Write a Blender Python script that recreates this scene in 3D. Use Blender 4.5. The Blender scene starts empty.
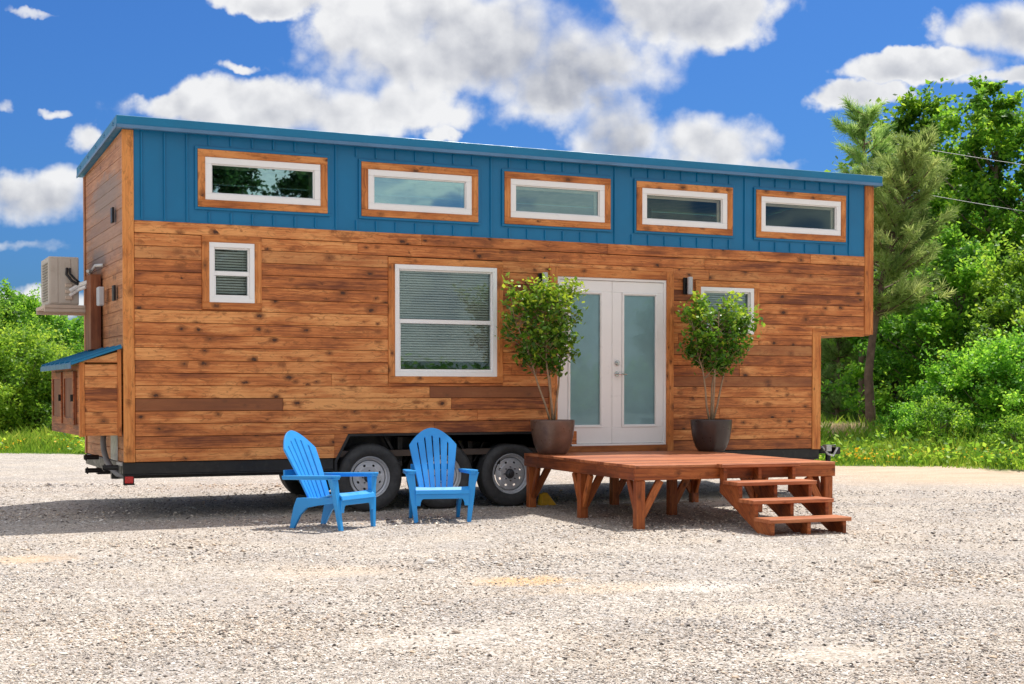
import bpy, bmesh, math, random
import numpy as np
from mathutils import Vector, Matrix
R = math.radians
PI = math.pi
rnd = random.Random(7)
rng = np.random.default_rng(11)
scene = bpy.context.scene
col = scene.collection

# ------------------------------------------------------------------ camera
F = 1426.1; PPY = 425.5; YAW = .4382; PITCH = -.0234
CAM = Vector((-2.577, -14.785, 1.315))
_f0 = Vector((math.sin(YAW), math.cos(YAW), 0)); _r = Vector((math.cos(YAW), -math.sin(YAW), 0)); _up = Vector((0, 0, 1))
FWD = _f0*math.cos(PITCH) + _up*math.sin(PITCH); UPV = _up*math.cos(PITCH) - _f0*math.sin(PITCH)
cd = bpy.data.cameras.new('camera'); cam = bpy.data.objects.new('camera', cd); col.objects.link(cam)
m = Matrix((( _r.x, UPV.x, -FWD.x, CAM.x), (_r.y, UPV.y, -FWD.y, CAM.y), (_r.z, UPV.z, -FWD.z, CAM.z), (0, 0, 0, 1)))
cam.matrix_world = m
cd.sensor_width = 36; cd.lens = F/1024*36; cd.shift_y = (PPY-342)/1024; cd.clip_end = 3000; cd.clip_start = .1
scene.camera = cam

def at(px, depth, z=0.):
    """ground point seen at image column px at a distance along the view"""
    t = (px-512)/F
    return Vector((CAM.x + depth*(_f0.x + _r.x*t), CAM.y + depth*(_f0.y + _r.y*t), z))

def zat(py, depth):
    return CAM.z + (392.1-py)/F*depth

def ground_z(x, y):
    def ss(a, b, t):
        t = min(1, max(0, (t-a)/(b-a))); return t*t*(3-2*t)
    return .10*ss(1.2, 3.2, y) + .012*math.sin(x*.7+1)*math.cos(y*.9) * ss(1.5, 3, abs(y+.3))

# ------------------------------------------------------------------ helpers
def setp(o, label=None, cat=None, group=None, kind=None):
    if label: o['label'] = label
    if cat: o['category'] = cat
    if group: o['group'] = group
    if kind: o['kind'] = kind
    return o

def empty(name, loc=(0, 0, 0), rz=0):
    o = bpy.data.objects.new(name, None); col.objects.link(o)
    o.location = loc; o.rotation_euler = (0, 0, rz); o.empty_display_size = .1
    return o

class MB:
    def __init__(s):
        s.v = []; s.f = []; s.uv = []; s.c = []
    def face(s, pts, uv=None, c=(.5, .5, .5)):
        n = len(s.v); s.v += [tuple(p) for p in pts]; s.f.append(list(range(n, n+len(pts))))
        s.uv += (uv if uv else [(0, 0)]*len(pts)); s.c += [(*c, 1)]*len(pts)
    def add(s, verts, faces, c=(.5, .5, .5)):
        n = len(s.v); s.v += [tuple(p) for p in verts]
        for f in faces:
            s.f.append([n+i for i in f]); s.uv += [(verts[i][0], verts[i][2]) for i in f]; s.c += [(*c, 1)]*len(f)
    def obox(s, o, a, b, n, c=(.5, .5, .5), seed=None):
        """box from corner o, length vector a (grain runs along it), width b, depth n"""
        o, a, b, n = Vector(o), Vector(a), Vector(b), Vector(n)
        if a.cross(b).dot(n) < 0: o = o+b; b = -b
        P = [o, o+a, o+a+b, o+b, o+n, o+a+n, o+a+b+n, o+b+n]
        la, lb, ln = a.length, b.length, n.length
        su, sv = (rnd.uniform(0, 80), rnd.uniform(0, 80)) if seed is None else seed
        U = [(0, 0), (la, 0), (la, lb), (0, lb)]
        k = len(s.v); s.v += [tuple(p) for p in P]
        for f, uv in (((3, 2, 1, 0), [(0, lb), (la, lb), (la, 0), (0, 0)]), ((4, 5, 6, 7), U),
                      ((0, 1, 5, 4), [(0, -ln), (la, -ln), (la, 0), (0, 0)]),
                      ((2, 3, 7, 6), [(la, lb+ln), (0, lb+ln), (0, lb), (la, lb)]),
                      ((1, 2, 6, 5), [(la, 0), (la, lb), (la+ln, lb), (la+ln, 0)]),
                      ((3, 0, 4, 7), [(0, lb), (0, 0), (-ln, 0), (-ln, lb)])):
            s.f.append([k+i for i in f]); s.uv += [(u+su, v+sv) for u, v in uv]; s.c += [(*c, 1)]*4
    def box(s, x0, x1, y0, y1, z0, z1, c=(.5, .5, .5), along='x'):
        if along == 'x': s.obox((x0, y0, z0), (x1-x0, 0, 0), (0, 0, z1-z0), (0, y1-y0, 0), c)
        elif along == 'z': s.obox((x0, y0, z0), (0, 0, z1-z0), (x1-x0, 0, 0), (0, y1-y0, 0), c)
        else: s.obox((x0, y0, z0), (0, y1-y0, 0), (0, 0, z1-z0), (x1-x0, 0, 0), c)
    def tube(s, pts, rad, n=8, c=(.5, .5, .5), cap=True):
        pts = [Vector(p) for p in pts]; m = len(pts)
        rs = rad if isinstance(rad, (list, tuple)) else [rad]*m
        k = len(s.v); prev = None
        for i, p in enumerate(pts):
            d = (pts[min(i+1, m-1)]-pts[max(i-1, 0)]).normalized()
            ref = prev if prev is not None else (Vector((0, 0, 1)) if abs(d.z) < .9 else Vector((1, 0, 0)))
            a = (ref - d*ref.dot(d)).normalized(); b = d.cross(a); prev = a
            for j in range(n):
                t = 2*PI*j/n; s.v.append(tuple(p + (a*math.cos(t)+b*math.sin(t))*rs[i]))
        L = 0
        for i in range(m-1):
            dl = (pts[i+1]-pts[i]).length
            for j in range(n):
                j2 = (j+1) % n
                s.f.append([k+i*n+j, k+i*n+j2, k+(i+1)*n+j2, k+(i+1)*n+j])
                s.uv += [(L, j*.05), (L, j*.05+.05), (L+dl, j*.05+.05), (L+dl, j*.05)]; s.c += [(*c, 1)]*4
            L += dl
        if cap:
            s.f.append([k+j for j in range(n)][::-1]); s.uv += [(0, 0)]*n; s.c += [(*c, 1)]*n
            s.f.append([k+(m-1)*n+j for j in range(n)]); s.uv += [(0, 0)]*n; s.c += [(*c, 1)]*n
    def lathe(s, prof, n=48, c=(.5, .5, .5), axis='z', org=(0, 0, 0)):
        k = len(s.v); m = len(prof); O = Vector(org)
        for r, h in prof:
            for j in range(n):
                t = 2*PI*j/n
                p = Vector((r*math.cos(t), r*math.sin(t), h)) if axis == 'z' else Vector((r*math.cos(t), h, r*math.sin(t)))
                s.v.append(tuple(O+p))
        for i in range(m-1):
            for j in range(n):
                j2 = (j+1) % n
                q = [k+i*n+j, k+i*n+j2, k+(i+1)*n+j2, k+(i+1)*n+j]
                if axis != 'z': q = q[::-1]
                s.f.append(q); s.uv += [(j*.1, prof[i][0]+prof[i][1])]*4; s.c += [(*c, 1)]*4
    def build(s, name, mat, parent=None, smooth=False, bevel=0, solid=0, segs=1, sub=0):
        me = bpy.data.meshes.new(name); me.from_pydata(s.v, [], s.f)
        uvl = me.uv_layers.new(name='UVMap'); uvl.data.foreach_set('uv', np.array(s.uv, np.float32).ravel())
        ca = me.color_attributes.new('tint', 'FLOAT_COLOR', 'CORNER'); ca.data.foreach_set('color', np.array(s.c, np.float32).ravel())
        if smooth: me.shade_smooth()
        me.materials.append(mat)
        o = bpy.data.objects.new(name, me); col.objects.link(o)
        if parent: o.parent = parent
        if solid:
            md = o.modifiers.new('s', 'SOLIDIFY'); md.thickness = solid; md.offset = 0
        if sub:
            md = o.modifiers.new('u', 'SUBSURF'); md.levels = md.render_levels = sub
        if bevel:
            md = o.modifiers.new('b', 'BEVEL'); md.width = bevel; md.segments = segs; md.limit_method = 'ANGLE'; md.angle_limit = R(40)
            md.harden_normals = False
        me.validate(); return o

def plate(loops, thick, to3):
    """flat plate with holes; loops in 2D, to3(u, v, w) gives the 3D point; returns verts, faces"""
    bm = bmesh.new(); es = []
    for lp in loops:
        vs = [bm.verts.new((u, v, 0)) for u, v in lp]
        es += [bm.edges.new((vs[i], vs[(i+1) % len(vs)])) for i in range(len(vs))]
    bmesh.ops.triangle_fill(bm, edges=es, use_beauty=True)
    bmesh.ops.recalc_face_normals(bm, faces=bm.faces[:])
    bm.faces.ensure_lookup_table()
    if bm.faces[0].normal.z < 0: bmesh.ops.reverse_faces(bm, faces=bm.faces[:])
    bm.verts.index_update()
    V = [(v.co.x, v.co.y) for v in bm.verts]; T = [[v.index for v in f.verts] for f in bm.faces]
    B = []
    for e in bm.edges:
        if len(e.link_faces) == 1:
            l = e.link_loops[0]; B.append((l.vert.index, l.link_loop_next.vert.index))
    bm.free(); n = len(V)
    P = [to3(u, v, 0) for u, v in V] + [to3(u, v, thick) for u, v in V]
    FA = [[i for i in t[::-1]] for t in T] + [[i+n for i in t] for t in T] + [[a, b, b+n, a+n] for a, b in B]
    return P, FA

def rect(x0, x1, z0, z1): return [(x0, z0), (x1, z0), (x1, z1), (x0, z1)]

def mesh_np(name, V, Fq, mat, parent=None, colors=None, smooth=False):
    """fast mesh from numpy: V (n,3), Fq (m,k) index array, colors per vertex (n,3)"""
    me = bpy.data.meshes.new(name); n = len(V); mF, k = Fq.shape
    me.vertices.add(n); me.vertices.foreach_set('co', V.astype(np.float32).ravel())
    me.loops.add(mF*k); me.loops.foreach_set('vertex_index', Fq.astype(np.int32).ravel())
    me.polygons.add(mF); me.polygons.foreach_set('loop_start', np.arange(0, mF*k, k, dtype=np.int32))
    me.polygons.foreach_set('loop_total', np.full(mF, k, np.int32))
    me.update(calc_edges=True)
    if colors is not None:
        ca = me.color_attributes.new('tint', 'FLOAT_COLOR', 'POINT')
        ca.data.foreach_set('color', np.hstack([colors, np.ones((n, 1))]).astype(np.float32).ravel())
    if smooth: me.shade_smooth()
    me.materials.append(mat)
    o = bpy.data.objects.new(name, me); col.objects.link(o)
    if parent: o.parent = parent
    return o

# ------------------------------------------------------------------ materials
class NT:
    def __init__(s, tree): s.t = tree; s.n = tree.nodes; s.l = tree.links
    def node(s, typ, **kw):
        nd = s.n.new(typ)
        for k, v in kw.items():
            if k.startswith('i_'):
                key = k[2:]; nd.inputs[int(key) if key.isdigit() else key.replace('_', ' ')].default_value = v
            else: setattr(nd, k, v)
        return nd
    def link(s, a, b): s.l.new(a, b)
    def sin(s, x, inp):
        if hasattr(x, 'is_output') or isinstance(x, bpy.types.NodeSocket): s.l.new(x, inp)
        else: inp.default_value = x
    def math(s, op, a, b=0., c=None, clamp=False):
        nd = s.n.new('ShaderNodeMath'); nd.operation = op; nd.use_clamp = clamp
        s.sin(a, nd.inputs[0]); s.sin(b, nd.inputs[1])
        if c is not None: s.sin(c, nd.inputs[2])
        return nd.outputs[0]
    def dot(s, a, v):
        nd = s.n.new('ShaderNodeVectorMath'); nd.operation = 'DOT_PRODUCT'; s.l.new(a, nd.inputs[0]); nd.inputs[1].default_value = v
        return nd.outputs['Value']
    def noise(s, vec, scale, detail=3, rough=.5, dist=0., out='Fac'):
        nd = s.n.new('ShaderNodeTexNoise'); s.l.new(vec, nd.inputs['Vector'])
        nd.inputs['Scale'].default_value = scale; nd.inputs['Detail'].default_value = detail
        nd.inputs['Roughness'].default_value = rough; nd.inputs['Distortion'].default_value = dist
        return nd.outputs[out]
    def vor(s, vec, scale, feature='F1', out='Distance', rand=1.):
        nd = s.n.new('ShaderNodeTexVoronoi'); nd.feature = feature; s.l.new(vec, nd.inputs['Vector'])
        nd.inputs['Scale'].default_value = scale; nd.inputs['Randomness'].default_value = rand
        return nd.outputs[out]
    def ramp(s, fac, stops, interp='LINEAR'):
        nd = s.n.new('ShaderNodeValToRGB'); s.l.new(fac, nd.inputs[0]); cr = nd.color_ramp; cr.interpolation = interp
        while len(cr.elements) < len(stops): cr.elements.new(.5)
        for e, (p, c) in zip(cr.elements, stops): e.position = p; e.color = (*c, 1) if len(c) == 3 else c
        return nd.outputs[0]
    def maprange(s, v, a, b, c=0., d=1., smooth=True):
        nd = s.n.new('ShaderNodeMapRange'); nd.interpolation_type = 'SMOOTHSTEP' if smooth else 'LINEAR'
        s.sin(v, nd.inputs[0])
        for i, x in enumerate((a, b, c, d)): nd.inputs[i+1].default_value = x
        return nd.outputs[0]
    def mix(s, fac, a, b, mode='MIX'):
        nd = s.n.new('ShaderNodeMix'); nd.data_type = 'RGBA'; nd.blend_type = mode
        s.sin(fac, nd.inputs[0])
        for x, i in ((a, nd.inputs[6]), (b, nd.inputs[7])):
            if isinstance(x, tuple): i.default_value = (*x, 1) if len(x) == 3 else x
            else: s.l.new(x, i)
        return nd.outputs[2]
    def mapping(s, vec, scale=(1, 1, 1), loc=(0, 0, 0), rot=(0, 0, 0)):
        nd = s.n.new('ShaderNodeMapping'); s.l.new(vec, nd.inputs[0]); nd.inputs['Scale'].default_value = scale
        nd.inputs['Location'].default_value = loc; nd.inputs['Rotation'].default_value = rot
        return nd.outputs[0]
    def bump(s, h, strength=.3, dist=.01):
        nd = s.n.new('ShaderNodeBump'); nd.inputs['Strength'].default_value = strength; nd.inputs['Distance'].default_value = dist
        s.l.new(h, nd.inputs['Height']); return nd.outputs[0]

def new_mat(name):
    mt = bpy.data.materials.new(name); mt.use_nodes = True
    t = NT(mt.node_tree); b = t.n['Principled BSDF']
    return mt, t, b

def simple(name, c, rough=.5, metal=0., var=.12, nscale=6., bump=0., bscale=60., spec=.5, dirt=None):
    mt, t, b = new_mat(name)
    tc = t.node('ShaderNodeTexCoord').outputs['Object']
    n = t.noise(tc, nscale, 4, .6)
    lo = tuple(x*(1-var) for x in c); hi = tuple(min(1, x*(1+var)) for x in c)
    cc = t.ramp(n, [(.3, lo), (.7, hi)])
    if dirt:
        d = t.maprange(t.noise(tc, nscale*1.7, 6, .7), .5, .75); cc = t.mix(t.math('MULTIPLY', d, .5), cc, dirt)
    t.link(cc, b.inputs['Base Color'])
    r = t.maprange(t.noise(tc, nscale*3, 4), .3, .7, max(0, rough-.08), min(1, rough+.1)); t.link(r, b.inputs['Roughness'])
    b.inputs['Metallic'].default_value = metal; b.inputs['Specular IOR Level'].default_value = spec
    if bump: t.link(t.bump(t.noise(tc, bscale, 4), bump, .004), b.inputs['Normal'])
    return mt

def wood_mat(name, light, mid, dark, knot=(.10, .035, .015), rough=.5, knots=1., weather=None):
    mt, t, b = new_mat(name)
    uv = t.node('ShaderNodeUVMap').outputs[0]
    at_ = t.node('ShaderNodeAttribute', attribute_name='tint'); sep = t.node('ShaderNodeSeparateColor'); t.link(at_.outputs['Color'], sep.inputs[0])
    tone = sep.outputs[0]; darkb = sep.outputs[2]
    # knots bend the grain around themselves
    kv = t.mapping(uv, (6.0, 9.5, 1)); warp = t.noise(uv, 3, 2)
    kd = t.vor(kv, 1.0); kr = t.node('ShaderNodeSeparateColor'); t.link(t.vor(kv, 1.0, out='Color'), kr.inputs[0])
    keep = t.math('GREATER_THAN', t.math('ADD', kr.outputs[0], t.math('MULTIPLY', t.math('SUBTRACT', sep.outputs[1], .5), .5)), .40)
    ksz = t.math('MULTIPLY_ADD', kr.outputs[1], .13, .05)
    kn = t.math('ADD', kd, t.math('MULTIPLY', t.math('SUBTRACT', t.noise(uv, 38, 5, .7), .5), .42))
    kmask = t.math('MULTIPLY', t.math('SUBTRACT', 1., t.maprange(t.math('DIVIDE', kn, ksz), .7, 1.35)), keep)
    halo = t.math('MULTIPLY', t.math('SUBTRACT', 1., t.maprange(t.math('DIVIDE', kn, ksz), 1.0, 3.4)), keep)
    bend = t.math('MULTIPLY', t.math('EXPONENT', t.math('MULTIPLY', kd, -5.)), .9)
    g1 = t.noise(t.mapping(uv, (1.3, 34, 1)), 1, 5, .6, .9)
    comb = t.node('ShaderNodeCombineXYZ'); su = t.node('ShaderNodeSeparateXYZ'); t.link(uv, su.inputs[0])
    t.link(t.math('MULTIPLY', su.outputs[0], .55), comb.inputs[0])
    t.link(t.math('ADD', t.math('MULTIPLY', su.outputs[1], 22), bend), comb.inputs[1])
    g2 = t.noise(comb.outputs[0], 1.6, 6, .65, 1.4)
    fine = t.noise(t.mapping(uv, (9, 320, 1)), 1, 3, .6)
    blot = t.noise(t.mapping(uv, (1.6, 5, 1)), 1, 4, .6)
    v = t.math('ADD', t.math('MULTIPLY', t.math('SUBTRACT', g2, .5), 1.6), t.math('MULTIPLY', t.math('SUBTRACT', g1, .5), .8))
    v = t.math('ADD', v, t.math('MULTIPLY', t.math('SUBTRACT', blot, .5), 1.9))
    v = t.math('ADD', v, t.math('MULTIPLY', t.math('SUBTRACT', fine, .5), .30))
    v = t.math('ADD', v, t.math('MULTIPLY_ADD', tone, 1.15, -.02))
    c = t.ramp(v, [(0., light), (.5, mid), (1., dark)])
    mot = t.maprange(t.noise(t.mapping(uv, (5.5, 15, 1)), 1, 6, .72, 1.6), .50, .66)
    c = t.mix(t.math('MULTIPLY', mot, .60*knots), c, tuple(x*.38 for x in mid))
    c = t.mix(t.math('MULTIPLY', halo, .85*knots), c, tuple(x*.42 for x in mid))
    c = t.mix(t.math('MULTIPLY', kmask, .92*knots), c, knot)
    c = t.mix(t.math('MULTIPLY', darkb, .8), c, t.mix(g2, (.14, .048, .022), (.30, .11, .045)))
    if weather:
        oc = t.node('ShaderNodeTexCoord').outputs['Object']
        for (ctr, s, colr, k) in weather:
            d = t.node('ShaderNodeVectorMath', operation='LENGTH'); t.link(t.mapping(oc, s, tuple(-a*b_ for a, b_ in zip(ctr, s))), d.inputs[0])
            dn = t.math('ADD', d.outputs['Value'], t.math('MULTIPLY', t.math('SUBTRACT', t.noise(t.mapping(oc, (4, 3, 14)), 1, 5, .7), .5), 1.3))
            c = t.mix(t.math('MULTIPLY', t.math('SUBTRACT', 1., t.maprange(dn, .5, 1.2)), k), c, colr)
    t.link(c, b.inputs['Base Color'])
    t.link(t.maprange(g2, .2, .8, rough-.06, rough+.12), b.inputs['Roughness'])
    b.inputs['Specular IOR Level'].default_value = .35
    t.link(t.bump(t.math('ADD', g1, t.math('MULTIPLY', kmask, -.6)), .35, .003), b.inputs['Normal'])
    return mt

M = {}
M['cedar'] = wood_mat('cedar_siding', (.84, .38, .13), (.58, .185, .050), (.18, .050, .020), knot=(.055, .022, .014))
M['cedar_end'] = wood_mat('cedar_end', (.66, .32, .15), (.50, .21, .09), (.28, .10, .045), knots=.6,
    weather=[((0, 1.05, 3.42), (1, 1.0, 4.5), (.17, .16, .16), .8), ((0, 1.5, 2.78), (1, 2.0, 7.), (.10, .10, .11), .85), ((0, .9, 3.15), (1, .6, 1.8), (.40, .26, .20), .6)])
M['trim'] = wood_mat('cedar_trim', (.78, .32, .09), (.58, .185, .043), (.32, .085, .024), knots=.85)
M['trimwin'] = wood_mat('cedar_window_trim', (.76, .31, .095), (.55, .18, .043), (.28, .075, .022), knots=.9)
M['lineset'] = wood_mat('dark_cover', (.42, .17, .08), (.30, .11, .05), (.16, .05, .025), knots=.3)
M['deckwood'] = wood_mat('deck_stain', (.52, .155, .042), (.33, .080, .020), (.12, .026, .009), knots=.8, rough=.42)
M['decktop'] = wood_mat('deck_boards', (.58, .215, .09), (.42, .130, .052), (.20, .052, .02), knots=.4, rough=.45)
M['bluemetal'] = simple('blue_steel', (.0, .165, .36), .38, 0., .10, 1.2, bump=.25, bscale=4, spec=.5)
M['bluemetal_roof'] = simple('blue_steel_roof', (.0, .175, .35), .44, 0., .08, 2, spec=.5)
M['drip'] = simple('drip_edge', (.10, .22, .38), .4, .1, .15, 3)
M['vinyl'] = simple('white_vinyl', (.92, .91, .90), .35, 0., .02, 3)
M['doorpaint'] = simple('white_door', (.91, .91, .90), .35, 0., .02, 3)
M['beige'] = simple('interior_beige', (.80, .72, .56), .7, 0., .05, 1)
M['interior_dark'] = simple('interior_brown', (.09, .06, .045), .6, 0., .3, 2)
M['sheath'] = simple('sheathing', (.05, .025, .012), .9)
M['blackmetal'] = simple('black_steel', (.014, .014, .016), .38, .2, .3, 8, dirt=(.06, .055, .05))
M['blind'] = simple('blind_slats', (.88, .88, .85), .5, 0, .05)
M['lace'] = simple('door_blind', (.60, .72, .75), .6, 0, .05)
M['rubber'] = simple('rubber', (.04, .04, .042), .62, 0, .3, 10, bump=.2, bscale=90, dirt=(.09, .085, .08))
M['rim'] = simple('rim_silver', (.62, .63, .66), .38, .35, .1, 8)
M['hub'] = simple('hub_dark', (.08, .08, .09), .4, .6, .2, 20)
M['plastic_grey'] = simple('ac_beige', (.58, .52, .45), .5, 0, .05, 3, dirt=(.4, .33, .25))
M['grill'] = simple('ac_grille', (.30, .27, .23), .5)
M['steel'] = simple('galvanized', (.50, .50, .50), .4, .7, .2, 12)
M['paleshelf'] = simple('shelf_paint', (.60, .48, .38), .6, 0, .1, 4)
M['hose'] = simple('grey_hose', (.25, .25, .26), .5)
M['white_pipe'] = simple('white_pipe', (.78, .76, .74), .45)
M['bluechair'] = simple('blue_resin', (.025, .32, .78), .36, 0, .06, 4, spec=.5, dirt=(.05, .33, .78))
M['pot_brown'] = simple('pot_brown', (.13, .075, .055), .35, 0, .35, 5, bump=.15, bscale=30, dirt=(.22, .16, .13))
M['pot_dark'] = simple('pot_dark', (.045, .030, .028), .35, 0, .25, 5, bump=.15, bscale=30)
M['soil'] = simple('soil', (.07, .045, .03), .95, 0, .4, 30, bump=.6, bscale=50)
M['yellow'] = simple('yellow_rubber', (.75, .42, .02), .5, 0, .15, 20)
M['redlamp'] = simple('red_lens', (.55, .02, .02), .25)
M['chrome'] = simple('satin_nickel', (.55, .55, .55), .22, .95, .05)
M['sconce'] = simple('sconce_silver', (.55, .57, .60), .5, .2, .05)
M['bark'] = simple('bark', (.16, .12, .09), .9, 0, .4, 8, bump=.8, bscale=25)
M['bark_pine'] = simple('bark_pine', (.15, .095, .07), .9, 0, .4, 6, bump=.9, bscale=18)
M['stem'] = simple('stem', (.34, .24, .15), .8, 0, .25, 30, bump=.3, bscale=80)
M['cable'] = simple('cable', (.30, .31, .32), .5)

def glass_mat(name, tint, base, refl=.35):
    mt = bpy.data.materials.new(name); mt.use_nodes = True; t = NT(mt.node_tree)
    t.n.remove(t.n['Principled BSDF']); out = t.n['Material Output']
    tr = t.node('ShaderNodeBsdfTransparent'); tr.inputs[0].default_value = (*base, 1)
    gl = t.node('ShaderNodeBsdfGlossy'); gl.inputs[0].default_value = (*tint, 1); gl.inputs['Roughness'].default_value = .01
    tc = t.node('ShaderNodeTexCoord').outputs['Object']
    t.link(t.bump(t.noise(tc, 1.3, 2), .04, .02), gl.inputs['Normal'])
    lw = t.node('ShaderNodeLayerWeight'); lw.inputs[0].default_value = .3
    fac = t.math('MULTIPLY_ADD', lw.outputs['Fresnel'], .8, refl, clamp=True)
    mx = t.node('ShaderNodeMixShader'); t.link(fac, mx.inputs[0]); t.link(tr.outputs[0], mx.inputs[1]); t.link(gl.outputs[0], mx.inputs[2])
    t.link(mx.outputs[0], out.inputs[0]); return mt
M['glass'] = glass_mat('window_glass', (.62, .92, .92), (.75, .85, .82), .38)
M['glass_dark'] = glass_mat('window_glass_low', (.5, .7, .72), (.88, .9, .88), .03)
M['glass_mid'] = glass_mat('window_glass_mid', (.6, .85, .86), (.85, .9, .88), .16)
M['glass_door'] = glass_mat('door_glass', (.55, .78, .80), (.88, .96, .97), .0)

def leaf_mat(name, c1, c2, c3, trans=.45, rough=.5, spec=.3):
    mt = bpy.data.materials.new(name); mt.use_nodes = True; t = NT(mt.node_tree)
    b = t.n['Principled BSDF']; out = t.n['Material Output']
    a = t.node('ShaderNodeAttribute', attribute_name='tint'); sp = t.node('ShaderNodeSeparateColor'); t.link(a.outputs['Color'], sp.inputs[0])
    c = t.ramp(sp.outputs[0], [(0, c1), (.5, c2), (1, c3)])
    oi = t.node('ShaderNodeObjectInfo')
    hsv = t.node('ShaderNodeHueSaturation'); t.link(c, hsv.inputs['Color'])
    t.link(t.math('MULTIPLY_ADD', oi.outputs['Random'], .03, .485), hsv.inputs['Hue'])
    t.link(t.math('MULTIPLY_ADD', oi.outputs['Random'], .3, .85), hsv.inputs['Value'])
    t.link(hsv.outputs[0], b.inputs['Base Color']); b.inputs['Roughness'].default_value = rough; b.inputs['Specular IOR Level'].default_value = spec
    tl = t.node('ShaderNodeBsdfTranslucent')
    hs2 = t.node('ShaderNodeHueSaturation'); t.link(hsv.outputs[0], hs2.inputs['Color']); hs2.inputs['Value'].default_value = 1.75; hs2.inputs['Hue'].default_value = .485
    t.link(hs2.outputs[0], tl.inputs[0])
    mx = t.node('ShaderNodeMixShader'); mx.inputs[0].default_value = trans
    t.link(b.outputs[0], mx.inputs[1]); t.link(tl.outputs[0], mx.inputs[2]); t.link(mx.outputs[0], out.inputs[0]); return mt
M['leaf'] = leaf_mat('broadleaf', (.03, .11, .012), (.125, .32, .024), (.38, .58, .05), .5)
M['leaf_far'] = leaf_mat('far_leaf', (.045, .15, .02), (.14, .33, .03), (.34, .54, .05), .52)
M['leaf_bush'] = leaf_mat('bush_leaf', (.05, .15, .014), (.17, .36, .03), (.40, .58, .06), .5)
M['needle'] = leaf_mat('needle', (.10, .20, .055), (.27, .41, .11), (.54, .64, .24), trans=.42)
M['needle_dark'] = leaf_mat('needle_dark', (.11, .22, .07), (.24, .40, .12), (.42, .55, .18), trans=.4)
M['potleaf'] = leaf_mat('pot_leaf', (.03, .125, .014), (.12, .30, .022), (.46, .62, .05), trans=.34, rough=.36, spec=.5)
M['grass'] = leaf_mat('grass', (.08, .20, .02), (.20, .34, .03), (.45, .50, .08), trans=.4)
M['straw'] = leaf_mat('straw', (.60, .50, .28), (.70, .60, .36), (.78, .68, .45), trans=.4)
M['flower'] = leaf_mat('flower', (.80, .50, .02), (.85, .60, .02), (.9, .7, .05), trans=.3)

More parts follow.
